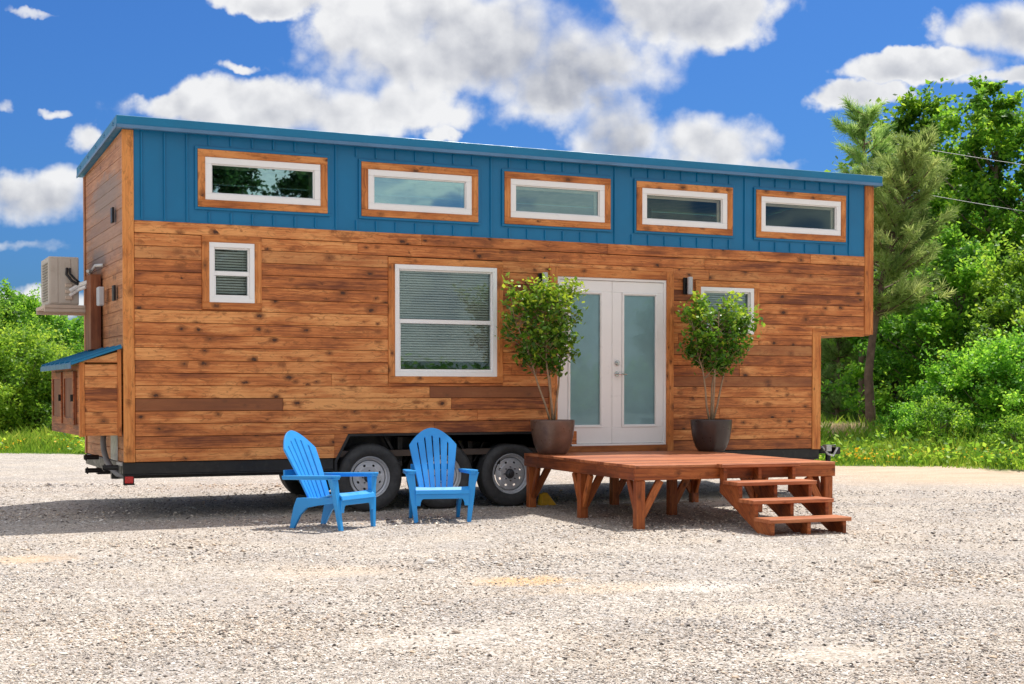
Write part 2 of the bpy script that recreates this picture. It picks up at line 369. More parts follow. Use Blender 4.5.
# ------------------------------------------------------------------ ground
PATCHES = []
def gmat():
    mt, t, b = new_mat('ground_material')
    pos = t.node('ShaderNodeNewGeometry').outputs['Position']
    sx = t.node('ShaderNodeSeparateXYZ'); t.link(pos, sx.inputs[0])
    X, Y = sx.outputs[0], sx.outputs[1]
    v1c = t.vor(pos, 62, out='Color'); v1d = t.vor(pos, 62)
    v2c = t.vor(pos, 30, out='Color'); v2d = t.vor(pos, 110)
    s1 = t.node('ShaderNodeSeparateColor'); t.link(v1c, s1.inputs[0])
    s2 = t.node('ShaderNodeSeparateColor'); t.link(v2c, s2.inputs[0])
    stops = [(0., (.03, .028, .025)), (.12, (.13, .12, .11)), (.24, (.38, .33, .28)), (.55, (.58, .515, .455)), (.8, (.70, .64, .585)), (1., (.82, .78, .73))]
    c1 = t.ramp(s1.outputs[0], stops); c2 = t.ramp(s2.outputs[1], stops)
    pick = t.math('GREATER_THAN', s1.outputs[2], .45)
    c = t.mix(pick, c2, c1)
    big = t.noise(pos, .9, 5, .6); mid = t.noise(pos, 5, 4, .6)
    dust = t.maprange(t.math('ADD', big, t.math('MULTIPLY', t.math('SUBTRACT', mid, .5), .5)), .48, .72)
    c = t.mix(t.math('MULTIPLY', dust, .5), c, (.58, .48, .38))
    ruts = t.maprange(t.noise(t.mapping(pos, (.35, 2.2, 1), (0, 0, 0), (0, 0, .22)), 1., 5, .6), .52, .66)
    c = t.mix(t.math('MULTIPLY', ruts, .35), c, (.62, .53, .43))
    cool = t.maprange(t.noise(pos, 1.1, 4, .6), .46, .60)
    c = t.mix(t.math('MULTIPLY', cool, .6), c, t.mix(1., c, (.72, .74, .80), 'MULTIPLY'))
    # fine sand between the stones
    sand = t.ramp(t.noise(pos, 160, 3, .7), [(.3, (.30, .26, .22)), (.7, (.50, .43, .36))])
    c = t.mix(t.maprange(t.math('ADD', v1d, t.math('MULTIPLY', mid, .3)), .62, .85), c, sand)
    def ell(x0, y0, rx, ry, k, colr):
        nonlocal c
        dx = t.math('DIVIDE', t.math('SUBTRACT', X, x0), rx); dy = t.math('DIVIDE', t.math('SUBTRACT', Y, y0), ry)
        d = t.math('SQRT', t.math('ADD', t.math('MULTIPLY', dx, dx), t.math('MULTIPLY', dy, dy)))
        d = t.math('ADD', d, t.math('MULTIPLY', t.math('SUBTRACT', t.noise(pos, 7, 5, .7), .5), 1.6))
        c = t.mix(t.math('MULTIPLY', t.math('SUBTRACT', 1., t.maprange(d, .3, 1.15)), k), c, colr)
    for e in PATCHES: ell(*e)
    # side of the lot: tan dirt, then grass soil
    D = t.math('SUBTRACT', t.math('ADD', t.math('MULTIPLY', X, .67), t.math('MULTIPLY', Y, .742)), 11.3)
    Dn = t.math('ADD', D, t.math('MULTIPLY', t.math('SUBTRACT', t.noise(pos, .8, 5, .65), .5), 2.4))
    dirtmask = t.math('MULTIPLY', t.maprange(Dn, -4.2, -1.2), t.maprange(X, 6, 12))
    dirtc = t.ramp(t.noise(t.mapping(pos, (.5, 3, 1), (0, 0, 0), (0, 0, .72)), 1.3, 6, .65), [(.3, (.50, .36, .24)), (.7, (.66, .52, .38))])
    c = t.mix(t.math('MULTIPLY', dirtmask, .8), c, dirtc)
    gcol = t.ramp(t.noise(pos, 3, 5, .6), [(.3, (.06, .10, .025)), (.7, (.14, .20, .05))])
    c = t.mix(t.maprange(Dn, -.2, .3), c, gcol)
    t.link(c, b.inputs['Base Color']); b.inputs['Roughness'].default_value = .9; b.inputs['Specular IOR Level'].default_value = .25
    h = t.math('ADD', t.math('MULTIPLY', t.math('SUBTRACT', 1., v1d), .8), t.math('MULTIPLY', t.math('SUBTRACT', 1., v2d), .4))
    t.link(t.bump(h, .75, .012), b.inputs['Normal'])
    return mt
# a few sandy spots: x, y, radii, strength, colour
def spot(px, py, rx, ry, k, c):
    p = at(px, 1.315*F/(py-392.1)); PATCHES.append((p.x, p.y, rx, ry, k, c))
spot(525, 582, .45, .32, .60, (.70, .42, .17)); spot(600, 590, .8, .30, .3, (.68, .50, .32)); spot(15, 560, .6, .4, .4, (.66, .44, .24)); spot(340, 570, .7, .4, .2, (.70, .52, .36))
spot(700, 588, .5, .3, .45, (.76, .70, .64)); spot(720, 612, .8, .3, .4, (.70, .60, .48)); spot(880, 650, 1.0, .25, .3, (.66, .57, .46)); spot(430, 640, .6, .3, .3, (.66, .60, .53))
spot(720, 500, 1.4, .8, .5, (.60, .48, .36))
M['ground'] = gmat()
def make_ground():
    ax = np.concatenate([np.linspace(-900, -60, 8)[:-1], np.linspace(-60, -12, 13)[:-1], np.linspace(-12, 22, 120), np.linspace(22, 60, 13)[1:], np.linspace(60, 900, 8)[1:]])
    ay = np.concatenate([np.linspace(-900, -60, 8)[:-1], np.linspace(-60, -14, 13)[:-1], np.linspace(-14, 20, 120), np.linspace(20, 60, 13)[1:], np.linspace(60, 900, 8)[1:]])
    V = np.array([(x, y, ground_z(x, y)) for y in ay for x in ax]); n = len(ax)
    Fq = np.array([(j*n+i, j*n+i+1, (j+1)*n+i+1, (j+1)*n+i) for j in range(len(ay)-1) for i in range(n-1)])
    o = mesh_np('ground', V, Fq, M['ground'], smooth=True); setp(o, 'pale gravel lot with sandy patches and a grassy edge', None, None, 'structure')
make_ground()

def stone_mat():
    mt, t, b = new_mat('stone')
    a = t.node('ShaderNodeAttribute', attribute_name='tint')
    tc = t.node('ShaderNodeTexCoord').outputs['Object']
    c = t.mix(t.maprange(t.noise(tc, 90, 3), .4, .7, 0, .35), a.outputs['Color'], (.5, .44, .38))
    t.link(c, b.inputs['Base Color']); b.inputs['Roughness'].default_value = .8; b.inputs['Specular IOR Level'].default_value = .3
    return mt
def make_stones():
    bv = np.array([(1, 0, 0), (0, 1, 0), (-1, 0, 0), (0, -1, 0), (.1, .1, 1), (0, 0, -.6), (.62, .66, .45), (-.66, .6, .5), (-.55, -.7, .4), (.7, -.6, .5)], float)
    bf = np.array([(0, 6, 9), (1, 7, 6), (2, 8, 7), (3, 9, 8), (6, 7, 4), (7, 8, 4), (8, 9, 4), (9, 6, 4), (0, 1, 6), (1, 2, 7), (2, 3, 8), (3, 0, 9)])
    N = 190000
    u = rng.random(N); dmin, dmax = 5.6, 19.
    depth = 1/(1/dmin + u*(1/dmax-1/dmin))
    t = (rng.random(N)*1180-590)/F
    x = CAM.x + depth*(_f0.x + _r.x*t); y = CAM.y + depth*(_f0.y + _r.y*t)
    sandy = np.sin(x*1.9+1.3*np.sin(y*1.4+1))*np.sin(y*2.3+1.1*np.sin(x*1.7))+.5*np.sin(x*5.1+y*3.7)*np.sin(y*6.3-x*2.)
    near = np.zeros(N)
    for (ax_, ay_, arx, ary, kk, _c) in PATCHES: near = np.maximum(near, np.exp(-(((x-ax_)/arx)**2+((y-ay_)/ary)**2)*.9)*kk)
    keep = rng.random(N) > np.clip(.25+.55*(sandy-.1), 0, .75)+near*.9
    x, y, depth = x[keep], y[keep], depth[keep]; N = len(x)
    sz = np.exp(rng.normal(0, .42, N))*.0033*(1+.7*(depth-5.6)/8)
    sc = sz[:, None]*np.stack([rng.uniform(.9, 1.5, N), rng.uniform(.8, 1.1, N), rng.uniform(.5, .8, N)], 1)
    sc *= (1+.35*np.sin(x*1.3+2)*np.sin(y*1.6))[:, None]; an = rng.random(N)*2*PI; ca, sa = np.cos(an), np.sin(an)
    V = bv[None]*(1+rng.normal(0, .16, (N, len(bv), 1)))*sc[:, None, :]
    X = V[..., 0]*ca[:, None]-V[..., 1]*sa[:, None]; Y = V[..., 0]*sa[:, None]+V[..., 1]*ca[:, None]; Z = V[..., 2]
    tl = rng.normal(0, .25, N)[:, None]; Z = Z + X*tl
    gz = np.array([ground_z(a, b) for a, b in zip(x, y)])
    V = np.stack([X+x[:, None], Y+y[:, None], Z+(gz+sz*.22)[:, None]], 2)
    pal = np.array([(.92, .88, .83), (.72, .65, .58), (.58, .50, .43), (.72, .58, .45), (.48, .44, .40), (.28, .25, .24), (.07, .06, .06), (.60, .49, .42)])
    wv = .5+.5*np.sin(x*1.1+1.7*np.sin(y*.9))*np.cos(y*1.3+1.2*np.sin(x*.7)); wv = np.clip(wv+rng.normal(0, .2, N), 0, 1)[:, None]
    k = rng.choice(len(pal), N, p=[.25, .18, .12, .10, .12, .10, .09, .04]); C = pal[k]*rng.uniform(.70, 1.12, (N, 1))*(wv*np.array([(1.06, .98, .88)])+(1-wv)*np.array([(.86, .88, .92)]))
    C = np.repeat(C[:, None], len(bv), 1).reshape(-1, 3)
    Fq = (bf[None] + (np.arange(N)*len(bv))[:, None, None]).reshape(-1, 3)
    o = mesh_np('gravel_stones', V.reshape(-1, 3), Fq, stone_mat(), colors=C)
    setp(o, 'loose grey, white and tan gravel stones scattered over the lot', 'gravel', None, 'stuff')
make_stones()

# ------------------------------------------------------------------ tiny house
L, W, XB = 9.5, 2.5, 8.67
ZB, ZT, ZBOT, ZC = 3.065, 3.98, .60, 2.06
SLOPE = .14/2.5
WINS = [(.76, 2.155, 3.235, 3.83), (2.54, 3.923, 3.23, 3.82), (4.252, 5.628, 3.232, 3.825), (5.982, 7.341, 3.238, 3.825), (7.688, 9.065, 3.235, 3.825)]
SMALL = (.955, 1.275, 2.31, 2.81); BIG = (2.925, 4.16, 1.489, 2.725); W6 = (6.885, 7.665, 2.03, 2.60)
SMALL = (.875, 1.355, 2.25, 2.875)
# the small window's outline is its white frame; wood trim stands outside it
DOOR = (4.93, 6.40, .685, 2.66)
house = empty('tiny_house', (0, 0, 0))
setp(house, 'long tiny house on a trailer with cedar plank siding and a blue metal upper wall', 'tiny house')
TR = .075
holes_low = [(SMALL[0]-TR, SMALL[1]+TR, SMALL[2]-TR, SMALL[3]+TR), (BIG[0]-TR, BIG[1]+TR, BIG[2]-TR, BIG[3]+TR),
             (W6[0]-TR, W6[1]+TR, W6[2]-TR, W6[3]+TR), (DOOR[0]-.10, DOOR[1]+.10, .50, DOOR[3]+.10)]
WELL = [(2.23, .40), (2.23, .56), (2.40, .865), (5.02, .865), (5.19, .56), (5.19, .40)]
def inner(h, k): return (h[0]+k, h[1]-k, h[2]+k, h[3]-k)

# core wall (beige inside) and dark sheathing outside, both with real openings
fr = .0
open_rects = [inner(w, .075) for w in WINS] + [SMALL, BIG, W6, DOOR]
def front_outline(e=0.):
    return [(0+e, ZBOT+.0), (2.23, ZBOT), (2.37, .862), (5.05, .862), (5.19, ZBOT), (XB-e, ZBOT), (XB-e, ZC), (L-e, ZC), (L-e, ZT-.01), (0+e, ZT-.01)]
def slab(name, y, th, mat, e):
    P, Fc = plate([front_outline(e)] + [rect(*r) for r in open_rects], th, lambda u, v, w: (u, y-w+th, v))
    b = MB(); b.add(P, Fc); return b.build(name, mat, house)
slab('sheathing', .022, .03, M['sheath'], .01)
slab('wall_lining', .054, .06, M['beige'], .03)

def subtract(a, b, cuts):
    segs = [(a, b)]
    for c, d in cuts:
        ns = []
        for p, q in segs:
            if d <= p or c >= q: ns.append((p, q)); continue
            if c > p: ns.append((p, c))
            if d < q: ns.append((d, q))
        segs = ns
    return [s for s in segs if s[1]-s[0] > .03]

def well_cut(z0, z1):
    """the span the wheel arch takes out of a board row"""
    if z0 >= .86: return None
    zz = z0
    t = max(0, min(1, (zz-.56)/(.865-.56)))
    return (2.23+.17*t, 5.19-.17*t)

def siding():
    b = MB(); z = ZBOT; rows = 18; h = (ZB-.125-ZBOT)/rows
    rr = random.Random(21)
    special = {6: [(1.66, 'cut')]}
    for i in range(rows):
        z0 = ZBOT+i*h; z1 = z0+h; zm = (z0+z1)/2
        x0 = .112; x1 = XB-.11 if z1 < ZC+.02 else L-.12
        # joints
        js = [x0]; x = x0+rr.uniform(1.6, 6.5)
        while x < x1-.9: js.append(x); x += rr.uniform(2.4, 4.6)
        js.append(x1)
        if i == 4: js = [x0, 1.66, 3.6, 6.0, x1]
        if i == 5: js = [x0, 3.34, 5.2, x1]
        if i == 6: js = [x0, 2.2, 6.45, x1]
        cuts = [(a, c) for a, c, d, e in holes_low if d < z1-.01 and e > z0+.01]
        if z0 < .80: cuts.append((2.23, 5.19))
        for k in range(len(js)-1):
            tone = min(1, max(0, rr.gauss(.42, .18))); dk = .7 if rr.random() < .03 else 0.
            if i == 4: dk = 1. if k == 0 else 0.
            if i == 5: dk = 1. if k == 1 else 0.
            if i in (13, 14, 15, 17): tone = min(1, tone+.12)
            if i == 6 and k == len(js)-2: dk = .8
            if i == 16: dk = .35 if k % 2 == 0 else .15
            sd = (rr.uniform(0, 90), rr.uniform(0, 90))
            for p, q in subtract(js[k]+.001, js[k+1]-.001, cuts):
                if p > js[k]+.01: pass
                zt_cut = None
                for a, c, d, e in holes_low:
                    if p < c and q > a and d < z1 and e > z0: pass
                b.obox((p, .022, z0+.0022), (q-p, 0, 0), (0, 0, h-.0044), (0, -.019+rr.uniform(-.0012, .0012), 0), (tone, rr.random(), dk), (sd[0]+p, sd[1]))
        if z0 < .80:   # board ends cut along the slanted sides of the wheel arch
            ed = lambda z: .17*max(0, min(1, (z-.56)/(.87-.56)))
            for xa, xb1, xb2 in ((2.229, 2.23+ed(z0)-.002, 2.23+ed(z1)-.002), (5.191, 5.19-ed(z0)+.002, 5.19-ed(z1)+.002)):
                q = [(xa, z0+.0015), (xb1, z0+.0015), (xb2, z1-.0015), (xa, z1-.0015)]
                if xa > 5: q = q[::-1]
                P = [(u, .003, v) for u, v in q]+[(u, .022, v) for u, v in q]
                n0 = len(b.v); b.add(P, [(0, 1, 2, 3), (7, 6, 5, 4), (0, 4, 5, 1), (1, 5, 6, 2), (2, 6, 7, 3), (3, 7, 4, 0)], (.42, .5, 0))
        # fillers above and below openings when a row is only partly cut
        for a, c, d, e in holes_low:
            for lo, hi in ((z0, min(z1, d)), (max(z0, e), z1)):
                if (d < z1-.01 and e > z0+.01) and hi-lo > .012:
                    a2, c2 = max(a, x0), min(c, x1)
                    b.obox((a2+.001, .022, lo+.0015), (c2-a2-.002, 0, 0), (0, 0, hi-lo-.003), (0, -.019, 0), (rr.gauss(.4, .15), rr.random(), 0))
    # cap board under the blue metal
    x = .112
    while x < L-.13:
        q = min(L-.12, x+rr.uniform(2.2, 3.6))
        b.obox((x+.001, .022, ZB-.122), (q-x-.002, 0, 0), (0, 0, .12), (0, -.026, 0), (rr.uniform(.2, .5), .5, 0)); x = q
    b.build('plank_siding', M['cedar'], house, bevel=.0035)
siding()

def boards_plane(name, org, du, length, z0, z1f, mat, n, h=.1295, cutf=None, seed=3, dz=0.):
    """plank rows on another wall; z1f(u0,u1) gives the top height there"""
    b = MB(); rr = random.Random(seed); z = z0; du = Vector(du); n = Vector(n); org = Vector(org)
    while z < z1f(0) and z < z1f(length)+.4:
        zt = z+h; spans = [(0, length)]
        if cutf: spans = subtract(0, length, cutf(z, zt))
        js = [0, length] if length < 3 else [0, rr.uniform(1, 4), rr.uniform(5, 8), length]
        for k in range(len(js)-1):
            for p, q in spans:
                p2, q2 = max(p, js[k]), min(q, js[k+1])
                if q2-p2 < .03: continue
                tone = rr.gauss(.45, .18)
                ta, tb = min(zt, z1f(p2)), min(zt, z1f(q2))
                if min(ta, tb) <= z+.01: 
                    if max(ta, tb) <= z+.01: continue
                if abs(ta-tb) < 1e-4:
                    b.obox(org+du*p2+Vector((0, 0, z+.0015)), du*(q2-p2), Vector((0, 0, ta-z-.003)), n*.019, (tone, .5, 0))
                else:
                    # sloped top board as a prism
                    A = org+du*p2; B = org+du*q2; zz = Vector((0, 0, 1)); hA = max(ta, z+.004); hB = max(tb, z+.004)
                    c = [A+zz*(z+.0015), B+zz*(z+.0015), B+zz*hB, A+zz*hA]; c2 = [v+n*.019 for v in c]
                    su = rr.uniform(0, 50)
                    def fc(pts): 
                        b.face(pts, [((pt-org).dot(du)+su, pt.z+su) for pt in pts], (tone, .5, 0))
                    fc(c2 if (c2[1]-c2[0]).cross(c2[2]-c2[1]).dot(n) > 0 else c2[::-1]); fc([c[3], c[2], c2[2], c2[3]])
                    fc([c[0], c[1], c2[1], c2[0]]); fc([c[0], c[3], c2[3], c2[0]]); fc([c[1], c[2], c2[2], c2[1]])
        z = zt
    return b.build(name, mat, house, bevel=.003)
def rooftop(y): return ZT-SLOPE*y-.012
boards_plane('end_siding', (.019, .03, 0), (0, 1, 0), W-.04, ZBOT, lambda u: rooftop(u+.03), M['cedar_end'], (-1, 0, 0), seed=5)
boards_plane('end_siding', (L-.001, .03, 0), (0, 1, 0), W-.04, ZC, lambda u: rooftop(u+.03), M['cedar_end'], (1, 0, 0), seed=6)
boards_plane('end_siding', (XB, .03, 0), (0, 1, 0), W-.04, ZBOT, lambda u: ZC-.001, M['cedar'], (1, 0, 0), seed=7)
boards_plane('rear_siding', (0.02, W, 0), (1, 0, 0), L-.02, ZBOT, lambda u: rooftop(W), M['cedar'], (0, 1, 0), seed=8,
             cutf=lambda a, c: [(XB, L)] if c < ZC+.05 else [])
# structural core: end, rear, roof, floor slabs
b = MB()
b.box(.021, .06, .09, W-.07, ZBOT, ZT-.2); b.box(XB-.06, XB-.003, .12, W-.07, ZBOT+.002, ZC-.1); b.box(L-.07, L-.004, .12, W-.07, ZC+.1, ZT-.2)
b.box(.021, XB-.004, W-.07, W-.004, ZBOT, ZC+.002); b.box(.021, L-.006, W-.07, W-.004, ZC+.004, ZT-.2)
for xx in (.0, L-.07):   # gable wedges under the sloping roof
    P = [(xx+.021, .09, ZT-.2), (xx+.021, W-.02, ZT-.2), (xx+.021, W-.02, rooftop(W)), (xx+.021, .09, rooftop(.09))]
    Q = [(x+.04, y, z) for x, y, z in P]; k = P+Q
    b.add(k, [(3, 2, 1, 0), (4, 5, 6, 7), (0, 1, 5, 4), (1, 2, 6, 5), (2, 3, 7, 6), (3, 0, 4, 7)])
b.box(.061, XB-.061, W-.08, W-.071, ZT-.2, ZT-.16)
b.build('wall_lining', M['beige'], house)
b = MB(); b.box(.07, XB-.07, .12, W-.08, ZBOT+.004, .67); b.box(XB-.068, L-.072, .12, W-.08, ZC+.004, ZC+.08); b.build('floor', M['interior_dark'], house)
for q in ((.07, 2.2, .9, W-.085, 2.72, 2.82), (5.9, L-.08, .6, W-.09, 2.72, 2.82)):
    b = MB(); b.box(*q); b.build('loft', M['interior_dark'], house, bevel=.01)
for q in ((6.9, 7.15, 1.6, W-.09, 2.83, 3.75), (8.0, 9.3, 1.0, W-.09, 2.83, 3.46)):
    b = MB(); b.box(*q); b.build('cabinet', M['interior_dark'], house, bevel=.01)
b = MB(); b.box(XB-.0, L-.01, .03, W-.02, ZC-.014, ZC-.001); b.build('overhang_soffit', M['trim'], house)
# trims
b = MB()
b.box(-.004, .110, -.006, .029, ZBOT, ZT-.005, (.15, .3, 0), 'z')
b.build('corner_trim', M['trim'], house, bevel=.004)
b = MB(); b.box(-.016, -.001, W-.07, W+.02, ZBOT, rooftop(W), (.5, .3, 0), 'z'); b.build('corner_trim', M['cedar_end'], house, bevel=.003)
b = MB(); b.box(L-.118, L+.02, -.007, .022, ZC, ZT-.005, (.5, .3, 0), 'z'); b.build('corner_trim', M['trim'], house, bevel=.004)
b = MB(); b.box(XB-.108, XB+.022, -.007, .022, ZBOT-.01, ZC-.001, (.2, .3, 0), 'z'); b.build('corner_trim', M['trim'], house, bevel=.004)
b = MB(); b.box(XB-.108, L-.12, -.005, .022, ZC-.015, ZC+.055, (.4, .3, 0), 'x'); b.build('overhang_trim', M['trimwin'], house, bevel=.003)

# blue metal cladding with ribs
def cladding():
    b = MB(); outer = rect(.111, L-.119, ZB, ZT-.002)
    P, Fc = plate([outer]+[rect(*inner(w, .06)) for w in WINS], .008, lambda u, v, w: (u, .022-w, v)); b.add(P, Fc)
    x = .19
    i = 0
    while x < L-.15:
        cuts = [(w[2]-.05, w[3]+.05) for w in WINS if w[0]-.06 < x < w[1]+.06]
        for p, q in subtract(ZB+.004, ZT-.004, cuts):
            hh = .018
            b.add([(x-.014, .0135, p), (x-.007, .0135-hh, p), (x+.007, .0135-hh, p), (x+.014, .0135, p), (x-.014, .0135, q), (x-.007, .0135-hh, q), (x+.007, .0135-hh, q), (x+.014, .0135, q)],
                  [(0, 4, 5, 1), (1, 5, 6, 2), (2, 6, 7, 3), (0, 1, 2, 3), (7, 6, 5, 4)])
        x += .228 + (.0 if i % 3 else .004); i += 1
    b.box(.111, L-.119, .006, .0132, ZB-.002, ZB+.018)
    return b.build('metal_cladding', M['bluemetal'], house)
cladding()

def frame_boxes(b, o, i, y0, y1, tone=.3, rr=rnd):
    """picture frame between outer rect o and inner rect i (x0,x1,z0,z1)"""
    b.obox((o[0], y1, o[2]), (o[1]-o[0], 0, 0), (0, 0, i[2]-o[2]), (0, y0-y1, 0), (rr.gauss(tone, .1), .5, 0))
    b.obox((o[0], y1, i[3]), (o[1]-o[0], 0, 0), (0, 0, o[3]-i[3]), (0, y0-y1, 0), (rr.gauss(tone, .1), .5, 0))
    b.obox((o[0], y1, i[2]+.0005), (0, 0, i[3]-i[2]-.001), (i[0]-o[0], 0, 0), (0, y0-y1, 0), (rr.gauss(tone, .1), .5, 0))
    b.obox((i[1], y1, i[2]+.0005), (0, 0, i[3]-i[2]-.001), (o[1]-i[1], 0, 0), (0, y0-y1, 0), (rr.gauss(tone, .1), .5, 0))

def pane(b, x0, x1, z0, z1, y, th=.006):
    b.box(x0, x1, y, y+th, z0, z1)
def blind(x0, x1, z0, z1, y, par, step=.028, name='blind'):
    b = MB(); z = z0
    while z < z1-.01:
        b.obox((x0, y, z+.010), (x1-x0, 0, 0), (0, .012, -.018), (0, .0008, .0005)); z += step
    for xx in (x0+.12*(x1-x0), x1-.12*(x1-x0)): b.box(xx-.001, xx+.001, y-.001, y+.001, z0, z1)
    b.box(x0, x1, y-.012, y+.016, z1-.012, z1+.012)
    return b.build(name, M['blind'], par)

for w in WINS:
    o = MB(); i = inner(w, .075); frame_boxes(o, w, i, -.020, .013, .35)
    wroot = o.build('window', M['trimwin'], house, bevel=.003)
    fl = MB(); ow = inner(w, -.028); frame_boxes(fl, ow, inner(w, -.001), -.010, .0135, .3); fl.build('flashing', M['bluemetal'], wroot, bevel=.002)
    v = MB(); ii = inner(i, .068); frame_boxes(v, inner(i, .001), ii, -.012, .06); i3 = inner(ii, .012)
    frame_boxes(v, inner(ii, .0005), i3, .006, .05); v.build('frame', M['vinyl'], wroot, bevel=.004, segs=2)
    g = MB(); pane(g, i3[0], i3[1], i3[2], i3[3], .02); g.build('pane', M['glass'] if w in WINS[:2] else M['glass_dark'] if w in WINS[3:] else M['glass_mid'], wroot)
    g = MB(); frame_boxes(g, i3, (i3[0]+.012, i3[1]-.03, i3[2]+.006, i3[3]-.03), .052, .075); g.build('inner_frame', M['beige'], wroot)

def hung(r, rail, blinds, lift, gl='glass'):
    o = MB(); frame_boxes(o, (r[0]-TR, r[1]+TR, r[2]-TR, r[3]+TR), inner(r, 0), -.014, .022, .35)
    wroot = o.build('window', M['trimwin'], house, bevel=.003)
    v = MB(); k = .05; i = inner(r, k); frame_boxes(v, inner(r, .0015), i, -.010, .075)
    v.box(i[0]+.0005, i[1]-.0005, .004, .06, rail-.022, rail+.022)
    lo = (i[0], i[1], i[2], rail-.0225); frame_boxes(v, inner(lo, .0008), (lo[0]+.022, lo[1]-.022, lo[2]+.03, lo[3]-.002), .008, .05)
    up = (i[0], i[1], rail+.0225, i[3]); frame_boxes(v, inner(up, .0008), (up[0]+.016, up[1]-.016, up[2]+.002, up[3]-.018), .022, .062)
    v.build('frame', M['vinyl'], wroot, bevel=.004, segs=2)
    g = MB(); pane(g, lo[0]+.023, lo[1]-.023, lo[2]+.031, lo[3]-.003, .03); g.build('pane', M[gl], wroot)
    g = MB(); pane(g, up[0]+.017, up[1]-.017, up[2]+.003, up[3]-.019, .045); g.build('pane', M[gl], wroot)
    if blinds: blind(i[0]+.012, i[1]-.012, i[2]+lift, i[3]-.01, .082, wroot)
    return wroot
M['glass_blind'] = glass_mat('blind_glass', (.55, .75, .78), (.90, .95, .94), .04)
hung(SMALL, 2.555, True, .06, 'glass_blind'); hung(BIG, 2.10, True, .13, 'glass_blind'); hung(W6, 2.10, True, .02, 'glass_blind')
# furniture hinted behind the big window
b = MB(); b.box(3.0, 4.1, .5, 1.1, .67, 1.35); b.build('cabinet', M['interior_dark'], house, bevel=.02)

# french door
b = MB(); d = DOOR
b.box(d[0]-.10, d[0]-.001, -.018, .022, .60, d[3]+.10, (.3, .5, 0), 'z'); b.box(d[1]+.001, d[1]+.10, -.018, .022, .60, d[3]+.10, (.3, .5, 0), 'z')
b.box(d[0]-.0005, d[1]+.0005, -.0178, .022, d[3]+.001, d[3]+.10, (.35, .5, 0), 'x')
b.box(d[0]-.0005, d[1]+.0005, -.035, .03, .60, .682, (.6, .5, .3), 'x')
b.build('door_trim', M['trimwin'], house, bevel=.003)
b = MB(); frame_boxes(b, (d[0], d[1], d[2]-.002, d[3]), (d[0]+.03, d[1]-.03, d[2]+.02, d[3]-.03), -.004, .06); b.build('door_frame', M['doorpaint'], house, bevel=.002)
mx = (d[0]+d[1])/2
for s, (x0, x1) in enumerate(((d[0]+.032, mx-.002), (mx+.002, d[1]-.032))):
    z0, z1 = d[2]+.024, d[3]-.034
    g = (x0+.115, x1-.13, z0+.19, z1-.13) if s == 0 else (x0+.13, x1-.085, z0+.19, z1-.13)
    lf = MB(); frame_boxes(lf, (x0, x1, z0, z1), g, .012, .05)
    leaf = lf.build('door_leaf', M['doorpaint'], house, bevel=.003)
    md = MB(); frame_boxes(md, g, inner(g, .022), .001, .012); frame_boxes(md, inner(g, .0225), inner(g, .032), .007, .02); md.build('moulding', M['doorpaint'], leaf, bevel=.003)
    gp = MB(); pane(gp, g[0]+.03, g[1]-.03, g[2]+.03, g[3]-.03, .022); gp.build('pane', M['glass_door'], leaf)
    bl = MB(); zz = g[2]+.02
    while zz < g[3]-.03:
        bl.obox((g[0]+.01, .034, zz), (g[1]-g[0]-.02, 0, 0), (0, .003, .0125), (0, .0006, -.0002)); zz += .0128
    bl.build('blind', M['lace'], leaf)
    if s == 1:
        hx = x0+.062
        h = MB(); h.lathe([(0, -.018), (.024, -.018), (.030, -.010), (.030, .0115)], 20, axis='y', org=(hx, 0, 1.66)); h.lathe([(0, -.03), (.012, -.03), (.012, -.018)], 12, axis='y', org=(hx, 0, 1.66)); h.build('deadbolt', M['chrome'], leaf, smooth=False, bevel=.001)
        h = MB(); h.lathe([(0, .0), (.030, .0), (.032, .0118)], 20, axis='y', org=(hx, 0, 1.53)); h.tube([(hx, .0, 1.53), (hx, -.05, 1.53), (hx+.02, -.058, 1.53), (hx+.10, -.055, 1.525)], .010, 8); h.build('handle', M['chrome'], leaf, bevel=.001)

# wall lamps
for x, z in ((4.735, 2.585), (6.69, 2.60)):
    s_ = MB(); s_.box(x-.055, x-.005, -.028, .003, z-.10, z+.10); sc_ = s_.build('wall_lamp', M['blackmetal'], house, bevel=.004)
    s_ = MB(); s_.lathe([(.0, z-.105), (.030, z-.105), (.032, z-.10), (.032, z+.10), (.030, z+.105), (0, z+.105)], 20, org=(x+.0, -.075, 0)); s_.build('lamp_shade', M['sconce'], sc_, smooth=False, bevel=.002)
    s_ = MB(); s_.box(x-.03, x-.01, -.06, -.027, z-.02, z+.02); s_.build('lamp_arm', M['blackmetal'], sc_)

